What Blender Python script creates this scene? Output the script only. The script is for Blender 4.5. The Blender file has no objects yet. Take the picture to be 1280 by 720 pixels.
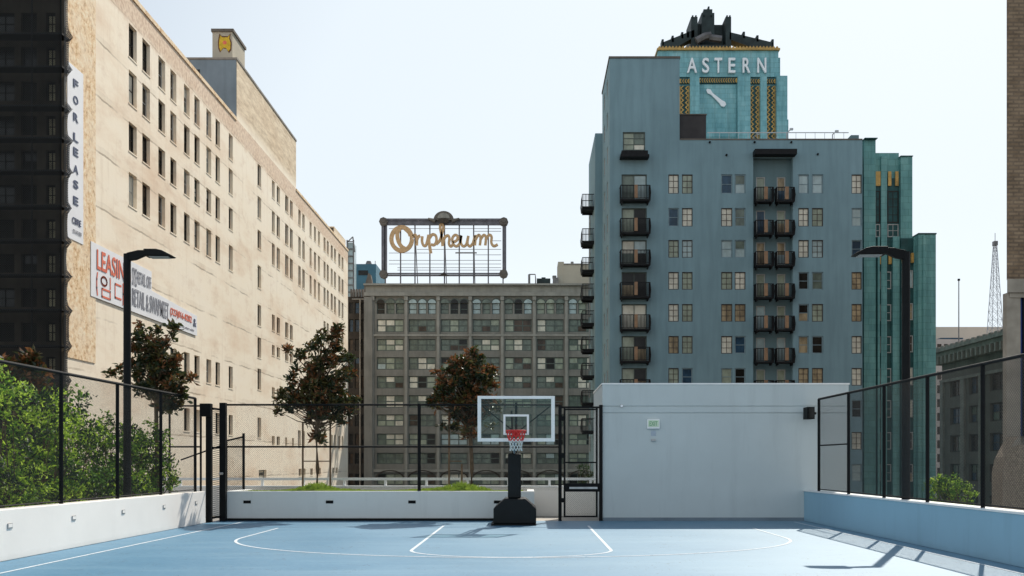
import bpy, math, random
from mathutils import Vector, Matrix
R = random.Random(7)
F, CX, CY, EYE = 1250.0, 660.0, 577.0, 1.6
def WX(px, D): return (px-CX)*D/F
def WZ(py, D): return EYE+(CY-py)*D/F
STREET = -12.0
scene = bpy.context.scene
C = scene.collection

# ------------------------------------------------------------------ materials
def nodes(name):
    m = bpy.data.materials.new(name); m.use_nodes = True
    nt = m.node_tree; nt.nodes.clear()
    out = nt.nodes.new('ShaderNodeOutputMaterial')
    return m, nt, out
def N(nt, t, **kw):
    n = nt.nodes.new(t)
    for k, v in kw.items():
        if k in n.inputs: n.inputs[k].default_value = v
        else: setattr(n, k, v)
    return n
def L(nt, a, b): nt.links.new(a, b)
def coords(nt, scale=(1,1,1), loc=(0,0,0)):
    g = N(nt, 'ShaderNodeNewGeometry')
    mp = N(nt, 'ShaderNodeMapping'); mp.inputs['Scale'].default_value = scale; mp.inputs['Location'].default_value = loc
    L(nt, g.outputs['Position'], mp.inputs['Vector'])
    return mp.outputs['Vector']
def ramp(nt, fac, stops):
    r = N(nt, 'ShaderNodeValToRGB')
    el = r.color_ramp.elements
    while len(el) < len(stops): el.new(0.5)
    for e, (p, c) in zip(el, stops):
        e.position = p; e.color = (c[0], c[1], c[2], 1) if len(c) == 3 else c
    L(nt, fac, r.inputs['Fac']); return r.outputs['Color']
def mixc(nt, fac, a, b, mode='MIX'):
    m = N(nt, 'ShaderNodeMix', data_type='RGBA', blend_type=mode)
    if isinstance(fac, (int, float)): m.inputs[0].default_value = fac
    else: L(nt, fac, m.inputs[0])
    for i, v in ((6, a), (7, b)):
        if isinstance(v, tuple): m.inputs[i].default_value = (v[0], v[1], v[2], 1)
        else: L(nt, v, m.inputs[i])
    return m.outputs[2]
def noise(nt, vec, scale, detail=4, rough=0.55):
    n = N(nt, 'ShaderNodeTexNoise'); n.inputs['Scale'].default_value = scale
    n.inputs['Detail'].default_value = detail; n.inputs['Roughness'].default_value = rough
    L(nt, vec, n.inputs['Vector']); return n.outputs['Fac']
def math_(nt, op, a, b=0.0, clamp=False):
    m = N(nt, 'ShaderNodeMath', operation=op, use_clamp=clamp)
    for i, v in ((0, a), (1, b)):
        if isinstance(v, (int, float)): m.inputs[i].default_value = v
        else: L(nt, v, m.inputs[i])
    return m.outputs[0]
def principled(nt, out, col, rough=0.8, metal=0.0, spec=0.3, bump=None, bstr=0.3, bdist=0.02):
    p = N(nt, 'ShaderNodeBsdfPrincipled')
    if isinstance(col, tuple): p.inputs['Base Color'].default_value = (*col, 1)
    else: L(nt, col, p.inputs['Base Color'])
    if isinstance(rough, (int, float)): p.inputs['Roughness'].default_value = rough
    else: L(nt, rough, p.inputs['Roughness'])
    p.inputs['Metallic'].default_value = metal
    p.inputs['Specular IOR Level'].default_value = spec
    if bump is not None:
        b = N(nt, 'ShaderNodeBump'); b.inputs['Strength'].default_value = bstr; b.inputs['Distance'].default_value = bdist
        L(nt, bump, b.inputs['Height']); L(nt, b.outputs['Normal'], p.inputs['Normal'])
    L(nt, p.outputs[0], out.inputs['Surface']); return p
def plain(name, col, rough=0.7, metal=0.0, spec=0.3, var=0.18, scale=3.0, streak=0.0):
    m, nt, out = nodes(name)
    v = coords(nt)
    f = noise(nt, v, scale, 5)
    a = tuple(c*(1-var) for c in col); b = tuple(min(1, c*(1+var)) for c in col)
    c = ramp(nt, f, [(0.3, a), (0.7, b)])
    if streak:
        f2 = noise(nt, coords(nt, (1.2, 1.2, 0.12)), 1.5, 4)
        c = mixc(nt, ramp(nt, f2, [(0.42, (0,0,0)), (0.75, (streak,)*3)]), c, tuple(x*0.45 for x in col))
    principled(nt, out, c, rough, metal, spec, f, 0.15)
    return m

def m_tan():
    m, nt, out = nodes('tan_plaster')
    v = coords(nt)
    big = noise(nt, coords(nt, (0.12, 0.05, 0.16)), 1.6, 6, 0.6)
    base = ramp(nt, big, [(0.25, (0.80, 0.60, 0.43)), (0.5, (0.97, 0.85, 0.68)), (0.75, (0.98, 0.88, 0.73))])
    blot = noise(nt, coords(nt, (0.3, 0.3, 0.55)), 1.1, 7, 0.7)
    base = mixc(nt, ramp(nt, blot, [(0.53, (0,0,0)), (0.68, (0.38,)*3)]), base, (0.66, 0.48, 0.34))
    drip = noise(nt, coords(nt, (1,1.1,0.08)), 1.3, 6, 0.7)
    base = mixc(nt, ramp(nt, drip, [(0.55, (0,0,0)), (0.72, (0.35,)*3)]), base, (0.62, 0.47, 0.33))
    # faint floor lines: every 3.9 m of height a thin dirty line, broken up
    sep = N(nt, 'ShaderNodeSeparateXYZ'); g = N(nt, 'ShaderNodeNewGeometry'); L(nt, g.outputs['Position'], sep.inputs[0])
    wob = math_(nt, 'MULTIPLY', noise(nt, v, 0.5, 3), 0.35)
    z = math_(nt, 'ADD', math_(nt, 'ADD', sep.outputs[2], wob), 400.0-1.5)
    fr = math_(nt, 'FRACT', math_(nt, 'DIVIDE', z, 3.87))
    line = math_(nt, 'LESS_THAN', fr, 0.035)
    soft = math_(nt, 'MULTIPLY', math_(nt, 'LESS_THAN', fr, 0.14), 0.18)
    msk = ramp(nt, noise(nt, coords(nt, (0.2,0.2,0.05)), 1.3, 3), [(0.40, (0,0,0)), (0.6, (0.62,)*3)])
    lf = math_(nt, 'MULTIPLY', math_(nt, 'MAXIMUM', line, soft), msk)
    base = mixc(nt, lf, base, (0.28, 0.20, 0.13))
    # exposed brick band below the parapets
    br = N(nt, 'ShaderNodeTexNoise'); br.inputs['Scale'].default_value = 3.0; br.inputs['Detail'].default_value = 8
    L(nt, v, br.inputs['Vector'])
    bc = ramp(nt, br.outputs['Fac'], [(0.35, (0.42, 0.22, 0.13)), (0.6, (0.74, 0.54, 0.38))])
    band = N(nt, 'ShaderNodeMapRange'); band.inputs[1].default_value = 35.0; band.inputs[2].default_value = 35.7
    L(nt, math_(nt, 'ADD', sep.outputs[2], math_(nt, 'MULTIPLY', noise(nt, v, 0.9, 4), 1.2)), band.inputs[0])
    lim = math_(nt, 'LESS_THAN', sep.outputs[2], 36.9)
    base = mixc(nt, math_(nt, 'MULTIPLY', math_(nt, 'MULTIPLY', band.outputs[0], lim), 0.6), base, bc)
    # rough weathered plaster on the taller block
    b2 = N(nt, 'ShaderNodeMapRange'); b2.inputs[1].default_value = 37.0; b2.inputs[2].default_value = 38.2
    L(nt, sep.outputs[2], b2.inputs[0])
    wz = ramp(nt, noise(nt, coords(nt, (0.5,0.25,1.2)), 1.6, 8, 0.75), [(0.35, (0.42, 0.29, 0.17)), (0.62, (0.84, 0.69, 0.49))])
    base = mixc(nt, math_(nt, 'MULTIPLY', b2.outputs[0], 0.75), base, wz)
    principled(nt, out, base, 0.9, 0, 0.15, noise(nt, v, 2.0, 8, 0.7), 0.3, 0.06)
    return m
def m_brick(name, c1, c2, mortar, scale=1.0, rot=(math.pi/2,0,0), mort=0.015):
    m, nt, out = nodes(name)
    g = N(nt, 'ShaderNodeNewGeometry'); mp = N(nt, 'ShaderNodeMapping'); mp.inputs['Rotation'].default_value = rot
    L(nt, g.outputs['Position'], mp.inputs['Vector'])
    b = N(nt, 'ShaderNodeTexBrick'); L(nt, mp.outputs[0], b.inputs['Vector'])
    b.inputs['Color1'].default_value = (*c1,1); b.inputs['Color2'].default_value = (*c2,1); b.inputs['Mortar'].default_value = (*mortar,1)
    b.inputs['Scale'].default_value = scale; b.inputs['Mortar Size'].default_value = mort
    b.inputs['Brick Width'].default_value = 0.24; b.inputs['Row Height'].default_value = 0.085; b.inputs['Bias'].default_value = 0.0
    n = noise(nt, coords(nt), 1.3, 6, 0.7)
    c = mixc(nt, 0.45, b.outputs['Color'], ramp(nt, n, [(0.3, tuple(x*0.6 for x in c1)), (0.7, tuple(min(1,x*1.35) for x in c2))]))
    principled(nt, out, c, 0.9, 0, 0.1, b.outputs['Fac'], -0.4, 0.02)
    return m
def m_court():
    m, nt, out = nodes('court_coating')
    v = coords(nt)
    c = ramp(nt, noise(nt, v, 0.35, 5), [(0.3, (0.036, 0.168, 0.290)), (0.7, (0.058, 0.205, 0.340))])
    fine = noise(nt, v, 9, 6)
    c = mixc(nt, ramp(nt, fine, [(0.45, (0,0,0)), (0.8, (0.3,)*3)]), c, (0.15, 0.31, 0.43))
    # dusty patches and long squeegee streaks
    st = noise(nt, coords(nt, (0.22, 1.8, 1)), 1.2, 6, 0.7)
    c = mixc(nt, ramp(nt, st, [(0.50, (0,0,0)), (0.72, (0.4,)*3)]), c, (0.20, 0.36, 0.46))
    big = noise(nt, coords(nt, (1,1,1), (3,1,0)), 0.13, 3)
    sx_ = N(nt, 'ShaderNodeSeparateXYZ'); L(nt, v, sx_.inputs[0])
    wear_glare = math_(nt, 'ADD', big, math_(nt, 'MULTIPLY', sx_.outputs[0], 0.022))  # sun glare painted into the coating: patches get paler towards the right
    c = mixc(nt, ramp(nt, wear_glare, [(0.36, (0,0,0)), (0.66, (0.6,)*3)]), c, (0.19, 0.33, 0.43))
    # dark ball scuffs: thin broken arcs
    sc = noise(nt, coords(nt, (2.2, 0.7, 1)), 2.6, 2)
    arc = math_(nt, 'MULTIPLY', math_(nt, 'LESS_THAN', math_(nt, 'ABSOLUTE', math_(nt, 'SUBTRACT', sc, 0.5)), 0.007), math_(nt, 'GREATER_THAN', noise(nt, v, 1.3, 3), 0.56))
    c = mixc(nt, math_(nt, 'MULTIPLY', arc, 0.5), c, (0.02, 0.06, 0.10))
    wet = noise(nt, coords(nt, (0.8,1.6,1), (9,2,0)), 0.9, 7, 0.75)
    c = mixc(nt, ramp(nt, wet, [(0.60, (0,0,0)), (0.66, (0.22,)*3), (0.8, (0.1,)*3)]), c, (0.03, 0.12, 0.20))
    rg = math_(nt, 'ADD', 0.44, math_(nt, 'MULTIPLY', st, 0.16))
    principled(nt, out, c, rg, 0, 0.85, noise(nt, v, 60, 3), 0.2, 0.003)
    return m
def m_netting(name, cover, col=(0.012,0.013,0.013), pitch=0.055, axis='Y'):
    m, nt, out = nodes(name)
    g = N(nt, 'ShaderNodeNewGeometry'); s = N(nt, 'ShaderNodeSeparateXYZ'); L(nt, g.outputs['Position'], s.inputs[0])
    u = s.outputs[1 if axis == 'Y' else 0]; z = s.outputs[2]
    fs = []
    for op in ('ADD', 'SUBTRACT'):
        f = math_(nt, 'FRACT', math_(nt, 'DIVIDE', math_(nt, 'ADD', math_(nt, op, u, z), 100.0), pitch))
        fs.append(math_(nt, 'LESS_THAN', f, cover))
    fac = math_(nt, 'MAXIMUM', fs[0], fs[1])
    t = N(nt, 'ShaderNodeBsdfTransparent'); d = N(nt, 'ShaderNodeBsdfPrincipled')
    d.inputs['Base Color'].default_value = (*col, 1); d.inputs['Roughness'].default_value = 0.45
    mx = N(nt, 'ShaderNodeMixShader'); L(nt, fac, mx.inputs[0]); L(nt, t.outputs[0], mx.inputs[1]); L(nt, d.outputs[0], mx.inputs[2])
    L(nt, mx.outputs[0], out.inputs['Surface']); return m
def m_leaf(name, c1, c2, trans=0.35, rough=0.45, tcol=None):
    m, nt, out = nodes(name)
    n = noise(nt, coords(nt), 5.0, 3)
    c = ramp(nt, n, [(0.35, c1), (0.65, c2)])
    p = N(nt, 'ShaderNodeBsdfPrincipled'); L(nt, c, p.inputs['Base Color']); p.inputs['Roughness'].default_value = rough
    p.inputs['Specular IOR Level'].default_value = 0.4
    t = N(nt, 'ShaderNodeBsdfTranslucent')
    if tcol: t.inputs[0].default_value = (*tcol, 1)
    else: L(nt, c, t.inputs[0])
    mx = N(nt, 'ShaderNodeMixShader'); mx.inputs[0].default_value = trans
    L(nt, p.outputs[0], mx.inputs[1]); L(nt, t.outputs[0], mx.inputs[2]); L(nt, mx.outputs[0], out.inputs['Surface']); return m
def m_pane(name, col, rough=0.12, spec=0.5, var=0.5):
    m, nt, out = nodes(name)
    n = noise(nt, coords(nt, (1,1,0.6)), 1.3, 3)
    c = ramp(nt, n, [(0.38, tuple(x*(1-var) for x in col)), (0.62, col)])
    principled(nt, out, c, rough, 0, spec); return m
def m_glass(name, col=(0.75, 0.9, 0.87), opac=0.12):
    m, nt, out = nodes(name)
    t = N(nt, 'ShaderNodeBsdfTransparent'); t.inputs[0].default_value = (*col, 1)
    d = N(nt, 'ShaderNodeBsdfPrincipled'); d.inputs['Base Color'].default_value = (0.35,0.45,0.43,1); d.inputs['Roughness'].default_value = 0.05
    mx = N(nt, 'ShaderNodeMixShader'); mx.inputs[0].default_value = opac
    L(nt, t.outputs[0], mx.inputs[1]); L(nt, d.outputs[0], mx.inputs[2]); L(nt, mx.outputs[0], out.inputs['Surface']); return m
def m_terracotta(name='turquoise_terracotta', cs=((0.11,0.28,0.27),(0.17,0.39,0.37),(0.28,0.50,0.46))):
    m, nt, out = nodes(name)
    v = coords(nt)
    big = noise(nt, coords(nt, (0.8,0.8,0.25)), 0.7, 6, 0.7)
    c = ramp(nt, big, [(0.3, cs[0]), (0.5, cs[1]), (0.75, cs[2])])
    b = N(nt, 'ShaderNodeTexBrick'); mp = N(nt, 'ShaderNodeMapping'); mp.inputs['Rotation'].default_value = (math.pi/2,0,0)
    g = N(nt, 'ShaderNodeNewGeometry'); L(nt, g.outputs['Position'], mp.inputs['Vector']); L(nt, mp.outputs[0], b.inputs['Vector'])
    b.inputs['Scale'].default_value = 1.0; b.inputs['Brick Width'].default_value = 1.1; b.inputs['Row Height'].default_value = 0.62; b.inputs['Mortar Size'].default_value = 0.02
    b.inputs['Color1'].default_value = (1,1,1,1); b.inputs['Color2'].default_value = (0.72,0.8,0.82,1); b.inputs['Mortar'].default_value = (0.5,0.55,0.5,1)
    c = mixc(nt, 0.8, c, b.outputs['Color'], 'MULTIPLY')
    st = noise(nt, coords(nt, (1.5,1.5,0.1)), 1.5, 5)
    c = mixc(nt, ramp(nt, st, [(0.5,(0,0,0)),(0.8,(0.5,)*3)]), c, (0.05,0.13,0.13))
    principled(nt, out, c, 0.5, 0, 0.35); return m
def m_gold():
    m, nt, out = nodes('gilded_ornament')
    v = N(nt, 'ShaderNodeTexVoronoi'); v.inputs['Scale'].default_value = 1.6
    L(nt, coords(nt, (1,1,0.7)), v.inputs['Vector'])
    c = ramp(nt, v.outputs['Distance'], [(0.12, (0.62,0.40,0.12)), (0.42, (0.40,0.22,0.05)), (0.55, (0.06,0.16,0.15))])
    principled(nt, out, c, 0.45, 0.2, 0.4, v.outputs['Distance'], 0.8, 0.1); return m
def m_white_wall(name, col, stain=0.25):
    m, nt, out = nodes(name)
    n = noise(nt, coords(nt), 0.7, 6, 0.6)
    c = ramp(nt, n, [(0.3, tuple(x*0.93 for x in col)), (0.7, col)])
    st = noise(nt, coords(nt, (2.2,2.2,0.22)), 1.2, 5, 0.65)
    c = mixc(nt, ramp(nt, st, [(0.55,(0,0,0)),(0.85,(stain,)*3)]), c, tuple(x*0.55 for x in col))
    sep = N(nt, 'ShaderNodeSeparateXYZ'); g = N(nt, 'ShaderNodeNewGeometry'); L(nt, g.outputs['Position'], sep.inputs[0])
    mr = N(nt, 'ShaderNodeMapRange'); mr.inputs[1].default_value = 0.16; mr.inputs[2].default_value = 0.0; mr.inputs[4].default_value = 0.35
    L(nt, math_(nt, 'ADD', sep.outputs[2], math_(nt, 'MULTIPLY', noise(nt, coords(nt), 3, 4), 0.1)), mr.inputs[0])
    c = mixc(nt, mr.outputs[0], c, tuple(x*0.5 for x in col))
    principled(nt, out, c, 0.75, 0, 0.2, noise(nt, coords(nt), 14, 5), 0.12, 0.01); return m

M = {}
M['tan'] = m_tan()
def m_bare():
    m, nt, out = nodes('bare_patchy_brick')
    v = coords(nt); f = noise(nt, v, 2.6, 8, 0.75)
    c = ramp(nt, f, [(0.36, (0.50,0.30,0.16)), (0.48, (0.86,0.62,0.38)), (0.62, (0.97,0.84,0.64))])
    c = mixc(nt, ramp(nt, noise(nt, v, 0.5, 4), [(0.42, (0,0,0)), (0.62, (0.45,)*3)]), c, (0.95,0.82,0.64))
    principled(nt, out, c, 0.95, 0, 0.05, f, 0.5, 0.08); return m
M['barebrick'] = m_bare()
M['brick'] = m_brick('brown_brick', (0.20,0.135,0.085), (0.36,0.26,0.17), (0.13,0.10,0.08), 0.55, (math.pi/2,0,0), 0.02)
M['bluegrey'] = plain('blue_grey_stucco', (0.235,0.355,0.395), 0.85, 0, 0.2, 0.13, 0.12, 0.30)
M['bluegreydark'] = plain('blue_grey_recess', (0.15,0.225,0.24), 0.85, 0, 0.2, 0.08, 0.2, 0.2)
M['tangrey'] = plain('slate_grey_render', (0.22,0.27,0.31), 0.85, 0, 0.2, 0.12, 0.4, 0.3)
M['terra'] = m_terracotta(); M['gold'] = m_gold(); M['terrahaze'] = m_terracotta('hazy_turquoise_terracotta', ((0.15,0.37,0.41),(0.25,0.51,0.54),(0.40,0.62,0.63)))  # clock tower variant: bluish distance haze put into the tile colour
M['terradark'] = plain('dark_turquoise_spandrel', (0.02,0.075,0.075), 0.5, 0, 0.3, 0.4, 1.2)
M['oldgrey'] = plain('grey_brown_masonry', (0.25,0.238,0.21), 0.9, 0, 0.15, 0.16, 0.35, 0.3)
M['oldgreylight'] = plain('grey_brown_trim', (0.34,0.325,0.285), 0.9, 0, 0.15, 0.16, 0.5, 0.3)
M['olddark'] = plain('dark_brown_masonry', (0.075,0.062,0.05), 0.9, 0, 0.15, 0.25, 0.5, 0.3)
M['sideGrey'] = plain('dark_stone_masonry', (0.17,0.15,0.13), 0.9, 0, 0.15, 0.2, 0.5, 0.3)
M['sideLight'] = plain('weathered_cornice_stone', (0.27,0.245,0.215), 0.9, 0, 0.15, 0.25, 0.8, 0.3)
M['beige'] = plain('beige_concrete', (0.62,0.54,0.45), 0.9, 0, 0.1, 0.08, 0.1)
M['beigepale'] = plain('pale_rose_facade', (0.62,0.53,0.47), 0.9, 0, 0.1, 0.08, 0.2)
M['pent'] = plain('cream_render', (0.50,0.45,0.36), 0.9, 0, 0.1, 0.1, 0.3)
M['stone'] = plain('pale_grey_stone', (0.36,0.32,0.265), 0.9, 0, 0.15, 0.2, 1.5, 0.25)
M['stonerough'] = plain('split_face_stone', (0.34,0.28,0.215), 0.95, 0, 0.1, 0.35, 14)
M['netdark'] = plain('black_scaffold_cloth', (0.012,0.011,0.009), 0.9, 0, 0.1, 0.5, 0.3)
M['netwall'] = plain('dark_brown_wall', (0.045,0.037,0.027), 0.95, 0, 0.02, 0.6, 0.35, 0.4)  # very dark brown wall colour, uneven and streaked
M['netpale'] = plain('dim_blind', (0.26,0.23,0.15), 0.9, 0, 0.1, 0.4, 1.2)
M['black'] = plain('black_painted_steel', (0.005,0.0055,0.006), 0.6, 0.0, 0.18, 0.3, 6)
M['pad'] = plain('black_vinyl_padding', (0.006,0.008,0.009), 0.55, 0, 0.25, 0.25, 4)
M['greysteel'] = plain('galvanised_steel', (0.42,0.42,0.42), 0.4, 0.7, 0.5, 0.15, 8)
M['palesteel'] = plain('hazy_pale_steel', (0.42,0.42,0.44), 0.6, 0, 0.2, 0.15, 1)  # distance haze mixed into the steel colour of the lattice tower
M['darksteel'] = plain('weathered_grey_steel', (0.19,0.18,0.175), 0.5, 0.3, 0.4, 0.3, 1.2)
M['oldiron'] = plain('purple_grey_ironwork', (0.13,0.125,0.14), 0.5, 0.2, 0.4, 0.3, 1.2)
M['goldbar'] = plain('gilt_terracotta', (0.50,0.30,0.08), 0.4, 0.25, 0.5, 0.3, 1.5)
M['orph'] = plain('tan_bulb_letters', (0.62,0.40,0.21), 0.6, 0, 0.3, 0.2, 2.0)
M['whitepaint'] = plain('white_paint', (0.88,0.88,0.86), 0.45, 0, 0.4, 0.05, 3)
M['white_letters'] = plain('white_enamel', (0.93,0.94,0.95), 0.45, 0, 0.4, 0.04, 1)
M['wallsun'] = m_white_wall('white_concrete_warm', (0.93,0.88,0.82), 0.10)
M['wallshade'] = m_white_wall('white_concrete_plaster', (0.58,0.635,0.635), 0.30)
M['wallblue'] = m_white_wall('pale_blue_parapet_paint', (0.33,0.53,0.65), 0.3)
M['planter'] = m_white_wall('planter_concrete', (0.76,0.77,0.74), 0.3)
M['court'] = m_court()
M['deck'] = plain('roof_deck_concrete', (0.42,0.39,0.35), 0.85, 0, 0.2, 0.15, 0.8)
M['asphalt'] = plain('street_asphalt', (0.055,0.055,0.055), 0.9, 0, 0.2, 0.25, 0.3)

def m_line():
    m, nt, out = nodes('white_court_paint')
    w_ = noise(nt, coords(nt), 14, 6, 0.75)
    c = ramp(nt, w_, [(0.36, (0.28,0.42,0.52)), (0.46, (0.66,0.72,0.76)), (0.7, (0.78,0.82,0.84))])
    principled(nt, out, c, 0.65, 0, 0.2); return m
M['line'] = m_line()
M['soil'] = plain('planter_soil', (0.10,0.07,0.04), 0.95, 0, 0.1, 0.4, 6)
M['bark'] = plain('grey_brown_bark', (0.14,0.095,0.06), 0.9, 0, 0.1, 0.35, 9)
M['stake'] = plain('weathered_timber', (0.20,0.13,0.08), 0.85, 0, 0.1, 0.3, 6)
M['red'] = plain('red_painted_rim', (0.62,0.035,0.03), 0.4, 0.1, 0.4, 0.1, 5)
M['net'] = plain('white_nylon', (0.62,0.66,0.64), 0.8, 0, 0.2, 0.1, 9)
M['banner'] = plain('white_banner_vinyl', (0.86,0.86,0.88), 0.6, 0, 0.3, 0.04, 0.6)
M['bannerblue'] = plain('navy_banner_ink', (0.08,0.10,0.17), 0.6, 0, 0.3, 0.1, 2)
M['bannerred'] = plain('red_banner_ink', (0.80,0.19,0.11), 0.6, 0, 0.3, 0.12, 2)
M['bannergrey'] = plain('grey_banner_ink', (0.34,0.34,0.37), 0.6, 0, 0.3, 0.12, 2)
M['sticker'] = plain('grey_label', (0.42,0.48,0.55), 0.5)
M['signgreen'] = plain('green_exit_ink', (0.18,0.42,0.20), 0.5)
M['signface'] = plain('pale_exit_face', (0.62,0.72,0.55), 0.4)
M['yellow'] = plain('yellow_mural_paint', (0.70,0.46,0.04), 0.7)
M['mural'] = plain('brown_mural_paint', (0.16,0.07,0.03), 0.7)
M['wood'] = plain('orange_timber_panel', (0.32,0.19,0.11), 0.6, 0, 0.3, 0.2, 2)
M['balc'] = plain('charcoal_railing', (0.012,0.012,0.013), 0.6, 0.0, 0.2, 0.3, 3)
M['teal'] = plain('teal_metal_cladding', (0.07,0.18,0.24), 0.6, 0, 0.3, 0.15, 0.4)
M['cobalt'] = plain('cobalt_blue_panel', (0.02,0.05,0.22), 0.45, 0, 0.4, 0.2, 1)
M['darkbox'] = plain('dark_brown_cladding', (0.06,0.055,0.055), 0.8, 0, 0.2, 0.15, 1)
M['roofiron'] = plain('dark_green_crown', (0.028,0.042,0.042), 0.6, 0, 0.3, 0.4, 0.9)
M['frame_dark'] = plain('dark_window_frame', (0.035,0.032,0.028), 0.6)
M['frame_brown'] = plain('brown_window_frame', (0.09,0.075,0.065), 0.6)
M['frame_blue'] = plain('blue_grey_window_frame', (0.22,0.30,0.33), 0.6)
M['frame_white'] = plain('white_window_frame', (0.42,0.42,0.40), 0.5)
M['frame_green'] = plain('grey_green_window_frame', (0.10,0.12,0.105), 0.6)
M['chainY'] = m_netting('chain_link_left', 0.15, (0.02,0.021,0.02), 0.055, 'Y')
M['chainYr'] = m_netting('chain_link_right', 0.24, (0.012,0.013,0.013), 0.055, 'Y')
M['chainX'] = m_netting('chain_link_back', 0.05, (0.012,0.013,0.013), 0.055, 'X')
M['chainXd'] = m_netting('chain_link_leaf', 0.16, (0.05,0.05,0.045), 0.055, 'X')
M['scaff'] = m_netting('debris_netting', 0.15, (0.006,0.006,0.005), 0.14, 'X')
M['glassboard'] = m_glass('tempered_glass', (0.74,0.85,0.82), 0.09)
M['leafg1'] = m_leaf('young_green_leaf', (0.30,0.48,0.03), (0.56,0.74,0.11), 0.55, 0.5)
M['leafg2'] = m_leaf('mid_green_leaf', (0.08,0.19,0.02), (0.16,0.32,0.04), 0.45, 0.5)
M['leafg3'] = m_leaf('deep_green_leaf', (0.010,0.030,0.008), (0.03,0.07,0.015), 0.25, 0.5)
M['leafm1'] = m_leaf('magnolia_leaf', (0.014,0.022,0.009), (0.04,0.05,0.018), 0.15, 0.35, (0.10,0.13,0.03))
M['leafm2'] = m_leaf('magnolia_rust_leaf', (0.10,0.04,0.015), (0.30,0.12,0.04), 0.3, 0.55)
M['leafm3'] = m_leaf('magnolia_olive_leaf', (0.06,0.05,0.015), (0.15,0.12,0.035), 0.3, 0.4)
M['grass'] = m_leaf('planter_grass', (0.16,0.26,0.03), (0.30,0.40,0.06), 0.4, 0.6)
M['pd'] = m_pane('pane_dark', (0.02,0.02,0.018), 0.2, 0.25)
M['pb'] = m_pane('pane_blue', (0.035,0.085,0.14), 0.15, 0.3)
M['ps'] = m_pane('pane_skylit', (0.44,0.55,0.55), 0.15, 0.5, 0.25)  # pale sky reflection put into the pane colour
M['pc'] = m_pane('pane_curtain', (0.80,0.75,0.62), 0.4, 0.3, 0.25)
M['pw'] = m_pane('pane_warm', (0.47,0.36,0.22), 0.3, 0.3, 0.5)
M['pg'] = m_pane('pane_greenish', (0.17,0.21,0.17), 0.15, 0.4, 0.4)
M['po'] = m_pane('pane_umber', (0.09,0.06,0.04), 0.2, 0.3, 0.5)
M['py'] = m_pane('pane_pale_green', (0.38,0.42,0.32), 0.25, 0.4, 0.3)

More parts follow.
